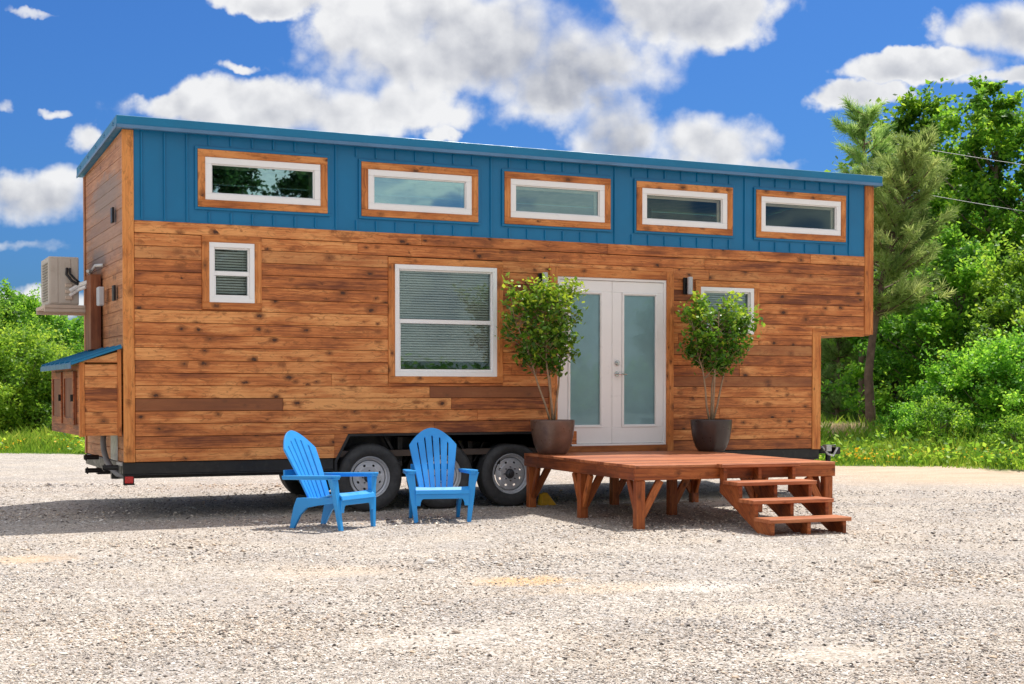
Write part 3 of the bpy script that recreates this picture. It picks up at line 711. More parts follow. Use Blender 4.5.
# roof
def roof():
    y0, y1 = -.085, W+.12; x0, x1 = -.06, L+.07
    def rz(y): return ZT+.105-SLOPE*y
    b = MB()
    P = [(x0, y0, rz(y0)), (x1, y0, rz(y0)), (x1, y1, rz(y1)), (x0, y1, rz(y1))]; t_ = .10
    Q = [(x, y, z-t_) for x, y, z in P]; k = P+Q
    b.add(k, [(0, 1, 2, 3), (7, 6, 5, 4), (0, 4, 5, 1), (1, 5, 6, 2), (2, 6, 7, 3), (3, 7, 4, 0)])
    x = x0+.2
    while x < x1:
        b.obox((x-.01, y0+.002, rz(y0)), (0, y1-y0-.004, rz(y1)-rz(y0)), (.02, 0, 0), (0, 0, .009)); x += .41
    r = b.build('roof', M['bluemetal_roof'], house, bevel=.004)
    f = MB()
    f.box(x0-.012, x1+.012, y0-.014, y0-.002, rz(y0)-.105, rz(y0)+.006)
    f.build('fascia', M['bluemetal_roof'], r, bevel=.003)
    f = MB(); f.box(x0-.010, x1+.010, y0-.022, y0-.0145, rz(y0)-.118, rz(y0)-.083); f.box(x0-.010, x1+.010, y0-.0145, y0+.03, rz(y0)-.118, rz(y0)-.1062)
    f.build('drip_edge', M['drip'], r, bevel=.002)
    for xx in (x0-.012, x1+.001):
        f = MB(); f.obox((xx, y0, rz(y0)-.108), (0, y1-y0, rz(y1)-rz(y0)), (0, 0, .116), (.011, 0, 0)); f.build('fascia', M['bluemetal_roof'], r, bevel=.002)
        f = MB(); f.obox((xx-.004 if xx < 0 else xx+.011, y0, rz(y0)-.112), (0, y1-y0, rz(y1)-rz(y0)), (0, 0, .03), (.004, 0, 0)); f.build('drip_edge', M['drip'], r)
    for k_ in range(5):
        s_ = MB(); y = .1+k_*.55; s_.lathe([(0, 0), (.009, 0), (.012, .004)], 8, org=(x0-.018, y, rz(y)-.06))
        s_.box(x0-.022, x0-.012, y-.008, y+.008, rz(y)-.045, rz(y)-.03)
        s_.build('screw', M['drip'], r)
roof()
b = MB(); b.box(-.02, -.005, .02, W, ZT-.21, ZT-.20); 
# soffit under the roof
b = MB(); b.add([(-.07, -.08, ZT+.0), (L+.07, -.08, ZT+.0), (L+.07, .02, ZT-.004), (-.07, .02, ZT-.004)], [(3, 2, 1, 0)]); b.build('soffit', M['bluemetal'], house, solid=.004)

# trailer
b = MB()
b.box(-.01, 2.225, .02, .10, .475, .597); b.box(5.195, XB+.02, .02, .10, .475, .597)
b.box(-.01, 2.225, .005, .10, .462, .4745); b.box(5.195, XB+.02, .005, .10, .462, .4745)
b.box(-.01, 8.7, W-.12, W-.02, .475, .597)
for x in np.arange(.0, 8.6, .6): b.box(x, x+.05, .101, W-.121, .49, .55)
for y in (.75, 1.7): b.box(0, XB+.5, y, y+.09, .39, .489)
b.box(-.012, .08, .101, W-.121, .475, .597, along='y'); b.box(XB-.06, XB+.02, .101, W-.121, .475, .597, along='y')
b.build('trailer_frame', M['blackmetal'], house, bevel=.004)
# wheel arch lip and well
b = MB(); P2 = [(2.228, .44), (2.228, .565), (2.385, .860), (5.035, .860), (5.192, .565), (5.192, .44)]; In = [(2.26, .44), (2.26, .56), (2.405, .832), (5.015, .832), (5.16, .56), (5.16, .44)]
P, Fc = plate([P2+In[::-1]], .035, lambda u, v, w: (u, .03-w, v)); b.add(P, Fc)
b.build('fender', M['blackmetal'], house, bevel=.004)
b = MB()
pts = [(2.24, .45), (2.24, .58), (2.40, .872), (5.03, .872), (5.18, .58), (5.18, .45)]
for i in range(len(pts)-1):
    (xa, za), (xb_, zb_) = pts[i], pts[i+1]
    b.add([(xa, .03, za), (xb_, .03, zb_), (xb_, .42, zb_), (xa, .42, za)], [(0, 1, 2, 3)])
b.add([(x, .42, z) for x, z in pts], [tuple(range(6))])
b.build('wheel_well', M['blackmetal'], house, solid=.006)
b = MB()
for x in (3.09, 3.95):
    b.box(x-.03, x+.03, .28, .36, .40, .84); b.obox((x-.2, .27, .82), (.17, 0, -.30), (.03, 0, .02), (0, .05, 0)); b.obox((x+.2, .27, .82), (-.17, 0, -.30), (.03, 0, .0), (0, .05, 0))
    b.box(x-.30, x+.30, .27, .33, .36, .40)
for x in (2.66, 3.517, 4.375): b.tube([(x, .25, .375), (x, W-.25, .375)], .035, 10); b.box(x-.3, x+.3, .36, .42, .43, .455)
b.build('suspension', M['blackmetal'], house, bevel=.004)

# wheels
def make_wheel(x, y, flip=1):
    tp = []
    Ro, Ri, hw = .375, .232, .118
    prof = [(Ri, -hw*.62), (Ri+.012, -hw*.80), (Ri+.055, -hw*1.0), (Ri+.10, -hw*.98), (Ro-.022, -hw*.86), (Ro-.006, -hw*.74), (Ro, -hw*.60)]
    tread = []
    for k in range(5):
        c_ = -hw*.5+k*hw*.25; tread += [(Ro, c_-.010), (Ro, c_+.008), (Ro-.009, c_+.010), (Ro-.009, c_+.016)]
    prof = prof+tread+[(r, -h) for r, h in prof[::-1]]
    b = MB(); b.lathe([(r, h*flip) for r, h in prof], 72, axis='y'); w = b.build('wheel', M['rubber'], house, smooth=True)
    # tread lugs
    for p in w.data.polygons: pass
    w.location = (x, y, Ro)
    r = MB()
    rp = [(Ri+.004, -hw*.66), (Ri-.004, -hw*.74), (Ri-.014, -hw*.62), (Ri-.020, -hw*.42), (Ri-.036, -hw*.36), (Ri-.040, -hw*.20), (Ri-.048, -.02), (Ri-.052, .04), (Ri-.03, hw*.6), (Ri+.004, hw*.66)]
    r.lathe([(a, h*flip) for a, h in rp], 56, axis='y')
    # disc with eight oval hand holes
    rd = Ri-.048
    outer = [(rd*math.cos(2*PI*i/56), rd*math.sin(2*PI*i/56)) for i in range(56)]
    inn = [(.058*math.cos(2*PI*i/24), .058*math.sin(2*PI*i/24)) for i in range(24)]
    hs = []
    for k in range(8):
        a = 2*PI*(k+.5)/8; cx, cz = .137*math.cos(a), .137*math.sin(a)
        hs.append([(cx+.0125*math.cos(t)*math.cos(a)-.016*math.sin(t)*math.sin(a), cz+.0125*math.cos(t)*math.sin(a)+.016*math.sin(t)*math.cos(a)) for t in [2*PI*i/10 for i in range(10)]])
    def to3(u, v, w_):
        rr_ = math.hypot(u, v); return (u, flip*(-.045 - .018*max(0, 1-abs(rr_-.095)/.05) + w_), v)
    P, Fc = plate([outer, inn]+hs, .006, to3); r.add(P, Fc)
    rim = r.build('rim', M['rim'], w, smooth=False)
    md = rim.modifiers.new('b', 'BEVEL'); md.width = .002; md.segments = 2; md.limit_method = 'ANGLE'
    h = MB(); h.lathe([(.058, -.046*flip), (.050, -.056*flip), (.046, -.075*flip), (.030, -.082*flip), (.028, -.105*flip), (0, -.107*flip)], 24, axis='y')
    for k in range(8):
        a = 2*PI*k/8; h.lathe([(.0075, -.05*flip), (.0075, -.078*flip), (0, -.080*flip)], 6, axis='y', org=(.078*math.cos(a), 0, .078*math.sin(a)))
    h.build('hub', M['hub'], w, bevel=.002)
    return w
for x in (2.66, 3.517, 4.375):
    make_wheel(x, .155, 1); make_wheel(x, W-.155, -1)

# storage box on the left end
BX0, BX1, BY0, BY1 = -.42, -.020, .03, 2.25
b = MB(); rr_ = random.Random(4)
zz = .875; hh = .12
while zz < 1.60:
    for (o_, a_) in (((BX0+.04, BY0, zz), (BX1-BX0-.04, 0, 0)),):
        top = min(zz+hh, 1.62)
        b.obox(o_, a_, (0, 0, top-zz-.003), (0, .02, 0), (rr_.gauss(.35, .15), .5, 0))
    b.obox((BX0, BY0+.0, zz), (0, BY1-BY0, 0), (0, 0, top-zz-.003), (.02, 0, 0), (rr_.gauss(.6, .12), .5, .15))
    zz += hh
b.obox((BX0+.04, BY0, 1.596), (BX1-BX0-.04, 0, 0), (0, 0, .02), (0, .02, 0), (.4, .5, 0))
# triangular infill beneath the sloping lid
P = [(BX0, BY0, 1.618), (BX1, BY0, 1.618), (BX1, BY0, 1.735)]; Q = [(x, BY0+.02, z) for x, y, z in P]
b.add(P+Q, [(0, 1, 2), (5, 4, 3), (0, 2, 5, 3), (0, 3, 4, 1), (1, 4, 5, 2)], (.35, .5, 0))
b.box(BX0+.02, BX1, BY0+.021, BY1, .875, .90); b.box(BX0+.02, BX1, BY1-.02, BY1, .90, 1.60)
sb = b.build('storage_box', M['cedar'], house, bevel=.003)
b = MB(); b.box(BX0-.012, BX0+.038, BY0-.010, BY0+.001, .865, 1.615, (.4, .5, 0), 'z'); b.box(BX0-.012, BX0-.001, BY0-.0, BY0+.06, .865, 1.615, (.4, .5, 0), 'z'); b.box(BX1-.04, BX1, BY0-.010, BY0+.001, .865, 1.75, (.4, .5, 0), 'z')
b.build('box_trim', M['trim'], sb, bevel=.002)
for y0, y1 in ((.30, 1.05), (1.20, 1.95)):
    dd = MB(); dd.box(BX0-.022, BX0-.001, y0, y1, .98, 1.53, (.65, .5, .3), 'z'); dr = dd.build('box_door', M['lineset'], sb, bevel=.003)
    dd = MB()
    for a, c, e, f_ in ((y0, y0+.07, .98, 1.53), (y1-.07, y1, .98, 1.53), (y0+.071, y1-.071, .98, 1.05), (y0+.071, y1-.071, 1.46, 1.53)):
        dd.box(BX0-.034, BX0-.0225, a, c, e, f_, (.4, .5, .0), 'y')
    dd.build('door_rail', M['deckwood'], dr, bevel=.002)
    dd = MB(); dd.box(BX0-.06, BX0-.035, y0+.02, y0+.04, 1.22, 1.29); dd.build('latch', M['blackmetal'], dr)
b = MB()
o_ = Vector((BX0-.10, BY0-.06, 1.585)); a_ = Vector((BX1-BX0+.10, 0, .175)); b.obox(o_, a_, (0, BY1-BY0+.12, 0), (-.004, 0, .022))
for k in range(7): b.obox(o_+Vector((-.004, .02+k*.375, .022)), a_, (0, .03, 0), (-.002, 0, .018))
b.build('box_lid', M['bluemetal_roof'], sb, bevel=.003)
b = MB(); b.obox((BX0-.112, BY0-.06, 1.55), (0, BY1-BY0+.12, 0), (0, 0, .05), (.010, 0, 0)); b.build('lid_trim', M['drip'], sb)

# lineset cover, AC and shelf
b = MB(); b.box(-.13, -.02, 1.25, 1.64, 1.78, 2.60, (.6, .5, .2), 'z'); cov = b.build('pipe_cover', M['lineset'], house, bevel=.004)
b = MB(); b.tube([(-.16, 1.25, 2.63), (-.10, 1.4, 2.64), (-.05, 1.75, 2.63)], .018, 8); b.tube([(-.03, 1.0, 2.68), (-.10, 1.1, 2.68), (-.12, 1.35, 2.62)], .018, 8); b.build('pipe_bend', M['steel'], cov)
ax0, ax1, ay0, ay1, az0, az1 = -.510, -.185, 1.72, 2.36, 2.285, 2.82
ac = MB(); ac.box(ax0, ax1, ay0, ay1, az0, az1); acr = ac.build('air_conditioner', M['plastic_grey'], house, bevel=.012, segs=2)
ac = MB()
ac.box(ax0+.02, ax0+.10, ay0-.006, ay0-.0005, az0+.02, az1-.02); ac.box(ax0+.12, ax1-.09, ay0-.008, ay0-.0005, az0+.02, az1-.02); ac.box(ax1-.075, ax1-.01, ay0-.004, ay0-.0005, az0+.02, az1-.02)
ac.build('side_panel', M['plastic_grey'], acr, bevel=.003)
ac = MB()
for k in range(14): ac.box(ax0-.012, ax0-.001, ay0+.06, ay1-.20, az0+.05+k*.031, az0+.058+k*.031)
for k in range(6): ac.box(ax0-.014, ax0-.0125, ay0+.08+k*.09, ay0+.085+k*.09, az0+.05, az1-.06)
ac.build('grille', M['grill'], acr)
ac = MB(); ac.tube([(ax1-.13, ay0-.02, az1-.13), (ax1-.14, ay0-.06, az1-.20), (ax1-.09, ay0-.09, az1-.27), (ax1-.02, ay0-.09, az1-.31)], .016, 8); ac.tube([(ax1-.10, ay0-.02, az1-.13), (ax1-.10, ay0-.05, az1-.19), (ax1-.05, ay0-.07, az1-.25), (ax1+.0, ay0-.07, az1-.29)], .013, 8)
ac.build('pipe', M['blackmetal'], acr)
ac = MB(); ac.tube([(ax1-.10, ay0-.04, az1-.38), (ax1+.0, ay0-.08, az1-.31), (-.12, 1.55, az1-.29), (-.06, 1.60, az1-.28)], .026, 8); ac.tube([(ax1-.10, ay0-.02, az1-.43), (ax1-.02, ay0-.06, az1-.37), (-.14, 1.54, az1-.34), (-.06, 1.60, az1-.33)], .020, 8); ac.build('pipe', M['white_pipe'], acr)
ac = MB(); 
for k in range(3): ac.box(ax1-.15, ax1-.07, ay0-.03, ay0-.009, az0+.06+k*.07, az0+.10+k*.07)
ac.build('valve', M['paleshelf'], acr, bevel=.006)
b = MB(); b.box(-.56, -.02, 1.66, 2.44, 2.245, 2.282); b.box(-.56, -.02, 1.67, 1.71, 2.205, 2.2445); b.box(-.56, -.02, 2.38, 2.42, 2.205, 2.2445)
b.build('shelf', M['paleshelf'], house, bevel=.004)
b = MB(); b.box(-.11, -.045, .86, 1.00, 2.24, 2.44); b.build('electric_box', M['sconce'], house, bevel=.01)
for y, z in ((.42, 3.15), (.36, 2.34)):
    b = MB(); b.box(-.045, -.019, y-.05, y+.05, z-.08, z+.08); vt = b.build('vent', M['blackmetal'], house, bevel=.004)
# underside fittings at the left end
b = MB(); b.tube([(-.10, .62, .90), (-.11, .62, .80), (-.105, .60, .70), (-.085, .55, .60), (-.05, .46, .52), (-.01, .34, .465), (.03, .2, .45), (.05, .1, .47)], .030, 12); b.build('conduit', M['hose'], house, smooth=True)
b = MB(); b.box(-.012, -.002, .35, .75, .60, .87); b.box(-.03, -.002, .05, .30, .56, .60); b.build('steel_plate', M['steel'], house, bevel=.004)
for y, z in ((1.35, .60), (1.25, .46), (.12, .545)):
    b = MB(); b.tube([(-.04, y, z), (-.20, y, z)], .026, 10); b.tube([(-.17, y, z), (-.185, y, z)], .038, 10); b.build('hose_valve', M['blackmetal'], house, bevel=.002)
b = MB(); b.box(.005, .09, -.004, .015, .385, .455); tl = b.build('tail_light', M['redlamp'], house, bevel=.006)
b = MB(); b.box(-.008, .10, -.003+.018, .03, .37, .462); b.box(-.008, .10, -.004, .0149, .367, .383); b.build('lamp_bracket', M['blackmetal'], tl)
# gooseneck coupler and jack beyond the right end
b = MB(); b.box(XB+.01, XB+.40, .20, .28, .52, .60); b.box(XB+.01, XB+.40, .70, .78, .52, .60); b.box(XB+.34, XB+.42, .10, 1.2, .515, .605)
b.tube([(XB+.22, .10, .40), (XB+.22, .10, .64)], .035, 10); b.tube([(XB+.18, .08, .62), (XB+.30, .04, .63)], .012, 6); b.tube([(XB+.22, .10, .34), (XB+.22, .10, .40)], .06, 10)
b.build('trailer_jack', M['blackmetal'], house, bevel=.004)
b = MB(); b.tube([(XB+.10, .06, .62), (XB+.16, .02, .52), (XB+.24, .02, .50), (XB+.33, .05, .60)], .014, 6); b.box(XB+.12, XB+.2, .0, .08, .56, .64); b.build('coupler_chain', M['steel'], house)
b = MB(); b.box(L-.45, L-.35, .9, 1.6, ZC-.30, ZC-.021); b.tube([(L-.40, 1.25, ZC-.3), (L-.40, 1.25, ZC-.85)], .05, 12); b.build('coupler', M['blackmetal'], house, bevel=.004)

# ------------------------------------------------------------------ deck
deck = empty('wooden_deck', (4.236, -3.03, 0), -.083)
setp(deck, 'low red stained wooden deck on braced posts in front of the white double door', 'deck')
DW, DD, DH = 2.19, 2.97, .617
b = MB(); rr_ = random.Random(9); nb = 20; bw = DD/nb
for k in range(nb):
    y = k*bw; cuts = [0, rr_.choice([DW*.45, DW*.7, DW]), DW]
    b.obox((-.012, y+.0015, DH-.028), (DW+.024, 0, 0), (0, bw-.003, 0), (0, 0, .028), (rr_.gauss(.4, .2), .5, 0))
b.build('deck_boards', M['decktop'], deck, bevel=.003)
b = MB(); hgt = .115; zt = DH-.029
b.box(-.012, DW+.012, -.006+.006, .038, zt-hgt, zt, (.35, .5, 0)); b.box(-.012, DW+.012, DD-.038, DD, zt-hgt, zt, (.6, .5, 0))
b.box(-.012, .026, .039, DD-.039, zt-hgt, zt, (.65, .5, .25), 'y'); b.box(DW-.026, DW+.012, .039, DD-.039, zt-hgt, zt, (.5, .5, 0), 'y')
for k in range(1, 6): b.box(k*DW/6, k*DW/6+.038, .039, DD-.039, zt-hgt+.004, zt-.002, (.5, .5, 0), 'y')
b.build('deck_frame', M['deckwood'], deck, bevel=.004)
def post(x, y, bx=None, by=None):
    p = MB(); s_ = .045; p.box(x-s_, x+s_, y-s_, y+s_, 0, zt-hgt-.002, (.35, .5, 0), 'z')
    # side boards that carry the frame
    o = p.build('post', M['deckwood'], deck, bevel=.005)
    for ux, uy in ([(bx, 0)] if bx else [])+([(0, by)] if by and by != 2 else [])+([(0, 1), (0, -1)] if by == 2 else []):
        q = MB(); a = Vector((x+ux*.03, y+uy*.03, .13)); e = Vector((x+ux*.22, y+uy*.22, zt-hgt-.004)); d_ = e-a
        pv = Vector((uy, -ux, 0)) if (ux or uy) else Vector((1, 0, 0)); wv = d_.cross(pv).normalized()*.075
        q.obox(a-wv*.5-pv*.019, d_, wv, pv*.038, (rr_.gauss(.3, .1), .5, 0)); q.build('brace', M['deckwood'], o, bevel=.004)
post(.055, .055, 1, 1); post(.055, DD*.48, 1, 2); post(.055, DD-.06, 1, -1)
post(DW-.055, .055, -1, 1); post(DW-.055, DD*.48, -1, 2); post(DW-.055, DD-.06, -1, -1); post(DW*.5, DD*.48, 1); post(DW*.5, DD-.06, 1)

stairs = empty('wooden_steps', (4.236, -3.03, 0), -.083)
setp(stairs, 'four tread red stained wooden steps leading down from the front of the deck', 'steps')
S0, SWD = .885, .80
nose = [-.125, -.425, -.72, -1.015]; zt_ = [DH+.004, DH*.752, DH*.505, DH*.258]
for k in range(4):
    b = MB(); dx = .045*k*0
    b.obox((S0-.035, nose[k], zt_[k]-.036), (SWD+.07, 0, 0), (0, .285 if k else .112, 0), (0, 0, .036), (rr_.gauss(.3, .12), .5, 0)); b.build('tread', M['decktop'], stairs, bevel=.004)
for x in (S0, S0+SWD/2-.02, S0+SWD-.04):
    pr = [(-.985, 0), (-.76, 0), (-.012, .34), (-.012, zt_[0]-.038), (-.10, zt_[0]-.038), (-.10, zt_[1]-.038), (-.395, zt_[1]-.038), (-.395, zt_[2]-.038), (-.69, zt_[2]-.038), (-.69, zt_[3]-.038), (-.985, zt_[3]-.038)]
    P, Fc = plate([pr], .038, lambda u, v, w: (x+w, u, v)); b = MB()
    n0 = len(b.v); b.add(P, Fc, (.4, .5, .1)); b.uv = [(P[i][1]*1.3+P[i][2]+x*7, P[i][2]-P[i][1]*.8+x*3) for f_ in Fc for i in f_]
    b.build('stringer', M['deckwood'], stairs, bevel=.004)

# wheel chock
b = MB(); b.add([(-.10, -.06, 0), (.10, -.06, 0), (.10, .06, 0), (-.10, .06, 0), (-.085, -.05, .12), (-.03, -.05, .15), (-.03, .05, .15), (-.085, .05, .12)][:4] + [(-.085, -.05, .13), (-.02, -.05, .15), (-.02, .05, .15), (-.085, .05, .13)],
    [(3, 2, 1, 0), (0, 1, 5, 4), (1, 2, 6, 5), (2, 3, 7, 6), (3, 0, 4, 7), (4, 5, 6, 7)])
ch = b.build('wheel_chock', M['yellow'], None, bevel=.008, segs=2); ch.location = (4.83, .06, 0); ch.rotation_euler = (0, 0, 0)
setp(ch, 'yellow wheel chock wedged behind the rightmost trailer tyre under the deck corner', 'wheel chock')

# ------------------------------------------------------------------ chairs
def grid_mesh(b, cols, rows, P, skip):
    idx = {}
    base = len(b.v)
    for j, t in enumerate(rows):
        for i, c in enumerate(cols): b.v.append(tuple(P(c, t)))
    n = len(cols)
    for j in range(len(rows)-1):
        for i in range(n-1):
            if skip((cols[i]+cols[i+1])/2, (rows[j]+rows[j+1])/2, i): continue
            b.f.append([base+j*n+i, base+j*n+i+1, base+(j+1)*n+i+1, base+(j+1)*n+i]); b.uv += [(0, 0)]*4; b.c += [(.5, .5, .5, 1)]*4

def adirondack(loc, rz, label):
    root = empty('adirondack_chair', loc, rz)
    setp(root, label, 'chair', 'blue plastic chairs beside the trailer')
    mt = M['bluechair']
    ns = 6; g = .028
    cols = []
    for k in range(ns):
        a = -1+2*k/ns; e = a+2/ns
        cols += [a+(g if k else 0), a+(e-a)*.35, a+(e-a)*.65, e-(g if k < ns-1 else 0)]
    rows = [0, .03, .15, .3, .45, .58, .68, .76, .83, .88, .93, .97, 1.]
    def PB(c, t):
        hw = .165+.085*min(1, t/.97)
        top = .745*(1-.25*abs(c)**1.9)
        l = t*top; lean = .435
        return Vector((c*hw, .10+l*lean*.93+.035*c*c*-1+.03*t*t, .245+l*.925+.0*c))
    b = MB(); grid_mesh(b, cols, rows, PB, lambda c, t, i: (i % 4 == 3) and .03 < t < .88)
    back = b.build('backrest', mt, root, smooth=False, solid=.020, bevel=.003)
    rows = [0, .08, .16, .22, .4, .6, .8, 1.]
    def PS(c, t):
        if t < .22: 
            a_ = t/.22*PI/2; y, z = -.300-.085*math.cos(a_), .288+.066*math.sin(a_)
        else:
            s_ = (t-.22)/.78; y, z = -.295+.43*s_, .352-.07*s_-.02*math.sin(s_*PI)
        return Vector((c*(.275-.06*max(0, t-.2)), y, z-.012*(1-c*c)*(t > .2)))
    b = MB(); grid_mesh(b, cols, rows, PS, lambda c, t, i: (i % 4 == 3) and t > .3 and t < .97)
    b.build('seat', mt, root, smooth=False, solid=.018, bevel=.003)
    # front apron arch
    arch = [(-.275, .293), (-.275, .17)] + [(-.235+.0*k, .17+.01*k) for k in range(1)] + [(-.225+.03*(1-math.cos(t)), .17+.07*math.sin(t)) for t in (0., .5, 1., 1.57)] \
        + [(.225-.03*(1-math.cos(t)), .17+.07*math.sin(t)) for t in (1.57, 1., .5, 0.)] + [(.275, .17), (.275, .293)]
    P, Fc = plate([arch], .022, lambda u, v, w: (u, -.375+w, v)); b = MB(); b.add(P, Fc); b.build('apron', mt, root, bevel=.005)
    for s in (-1, 1):
        # arm with rounded front, slightly tapering to the back
        ol = [(.265, .30), (.262, 0), (.262, -.31)]+[(.316-.052*math.cos(t), -.34-.045*math.sin(t)) for t in (.3, .9, 1.57, 2.2, 2.85)]+[(.368, -.31), (.362, -.1), (.335, .20), (.315, .30)]
        P, Fc = plate([ol], .022, lambda u, v, w: (s*u, v, .508+w-.02*(v+.4)/.7)); b = MB(); b.add(P, Fc)
        P, Fc = plate([[(u*1., v) for u, v in ol]], .02, lambda u, v, w: (s*(.32+(u-.32)*.86), v*.985, .490+w-.02*(v+.4)/.7)); b.add(P, Fc)
        am = b.build('armrest', mt, root, bevel=.006, segs=2)
        # front leg: tapering, flared towards the arm
        b = MB(); sec = [(.50, .328, .048, -.318, .040), (.38, .306, .038, -.330, .034), (.25, .296, .031, -.345, .030), (.0, .268, .022, -.370, .024)]
        k = len(b.v)
        for z, xc, hx, yc, hy in sec:
            b.v += [(s*(xc-hx), yc-hy*.6, z), (s*(xc+hx), yc-hy*.6, z), (s*(xc+hx*.8), yc+hy, z), (s*(xc-hx*.8), yc+hy, z)]
        fs = []
        for j in range(3):
            for i in range(4): fs.append([k+j*4+i, k+j*4+(i+1) % 4, k+(j+1)*4+(i+1) % 4, k+(j+1)*4+i])
        fs += [[k+3, k+2, k+1, k][::-1], [k+12, k+13, k+14, k+15]]
        if s > 0: fs = [f_[::-1] for f_ in fs]
        for f_ in fs: b.f.append(f_); b.uv += [(0, 0)]*4; b.c += [(.5, .5, .5, 1)]*4
        b.build('front_leg', mt, root, bevel=.006, segs=2)
        pr = [(-.34, .325), (-.34, .265), (-.1, .232), (.04, .205), (.12, .13), (.195, 0.), (.245, 0.), (.225, .10), (.195, .215), (.16, .295), (.1, .30), (-.1, .305)]
        P, Fc = plate([pr], .035, lambda u, v, w: (s*(.232+w*1.0+.03*(1-v/.33)*0), u, v)); b = MB(); b.add(P, Fc if s > 0 else [f_[::-1] for f_ in Fc]); b.build('rear_leg', mt, root, bevel=.006, segs=2)
    b = MB(); b.box(-.235, .235, .325, .345, .50, .56); b.build('back_rail', mt, root, bevel=.005)
    return root
adirondack((1.67, -1.46, .0), .63, 'blue plastic adirondack chair turned to the right, in front of the leftmost wheel')
adirondack((2.965, -1.14, .0), -.24, 'blue plastic adirondack chair facing straight out, in front of the middle wheel')

# ------------------------------------------------------------------ foliage builders
def leaves(cent, size, rng_, flat=.35, aspect=1.7, droop=0., tone=None):
    """rhombic leaf quads at given centres"""
    n = len(cent)
    nrm = rng_.normal(0, 1, (n, 3)); nrm[:, 2] = np.abs(nrm[:, 2])+flat; nrm /= np.linalg.norm(nrm, axis=1)[:, None]
    a = rng_.normal(0, 1, (n, 3)); a[:, 2] -= droop; a -= nrm*(a*nrm).sum(1)[:, None]; a /= np.linalg.norm(a, axis=1)[:, None]
    b = np.cross(nrm, a); s = (size*rng_.uniform(.6, 1.3, n))[:, None]
    V = np.stack([cent-a*s*.5*aspect, cent+b*s*.5-a*s*.1, cent+a*s*.5*aspect, cent-b*s*.5-a*s*.1], 1).reshape(-1, 3)
    Fq = np.arange(4*n).reshape(n, 4)
    t = tone if tone is not None else rng_.random(n)
    C = np.repeat(np.stack([t, t, t], 1), 4, 0)
    return V, Fq, C

def broad_tree(seed, h, rw, zc0, nclump, per, lsz, mats, trunk_r=.16, spread=.42, base=None):
    """returns (trunk mesh, crown mesh) for a tree of height h, crown radius rw that starts at zc0"""
    g = np.random.default_rng(seed); rr = random.Random(seed)
    tb = MB(); wob = [(rr.uniform(-.15, .15)*k, rr.uniform(-.15, .15)*k) for k in range(7)]
    path = [Vector((wob[k][0]*.4, wob[k][1]*.4, (h*.93)*k/6-.1*(k == 0))) for k in range(7)]
    tb.tube(path, [trunk_r*(1-.14*k) for k in range(7)], 9)
    cs = []
    for i in range(nclump):
        for _ in range(20):
            z = zc0+(h-zc0)*rr.random()**.85; q = (z-zc0)/(h-zc0)
            env = rw*math.sqrt(max(0, 1-(2*q-.75)**2/1.6))*(1 if q < .7 else 1-(q-.7)*1.3)
            a = rr.uniform(0, 2*PI); lob = 1+.28*math.sin(2*a+seed)+.18*math.sin(5*a+q*7+seed)
            r_ = env*lob*rr.random()**.45
            p = Vector((r_*math.cos(a), r_*math.sin(a), z))
            if all((p-c).length > .55*spread*2 for c in cs[-60:]): break
        cs.append(p)
    for c in cs:
        if rr.random() < .55:
            q = max(0.12, min(.92, (c.z-.7-.35*math.hypot(c.x, c.y))/(h*.93))); k = q*6; i = int(min(5, k)); st = path[i].lerp(path[i+1], k-i)
            md = st.lerp(c, .55)+Vector((0, 0, -.12)); tb.tube([st, md, c], [trunk_r*.28*(1-q*.5), trunk_r*.16, .008], 5)
    cen = []; tone = []
    for c in cs:
        s_ = spread*rr.uniform(.6, 1.35); m_ = int(per*rr.uniform(.6, 1.4)); tn = rr.uniform(.1, .75)
        # each clump is several twigs, each a spray of leaves
        for tw in range(5):
            d = np.array([rr.gauss(0, 1), rr.gauss(0, 1), rr.gauss(.1, .7)])*s_
            nn = max(3, m_//5); u = g.random((nn, 1))
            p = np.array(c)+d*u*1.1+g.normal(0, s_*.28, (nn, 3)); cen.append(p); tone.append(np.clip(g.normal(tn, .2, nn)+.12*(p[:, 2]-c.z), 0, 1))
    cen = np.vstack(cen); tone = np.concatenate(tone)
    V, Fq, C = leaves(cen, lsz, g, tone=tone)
    to = tb.build('trunk', M['bark'], None, smooth=True); co = mesh_np('crown', V, Fq, mats, None, C)
    me1, me2 = to.data, co.data; bpy.data.objects.remove(to); bpy.data.objects.remove(co)
    return me1, me2

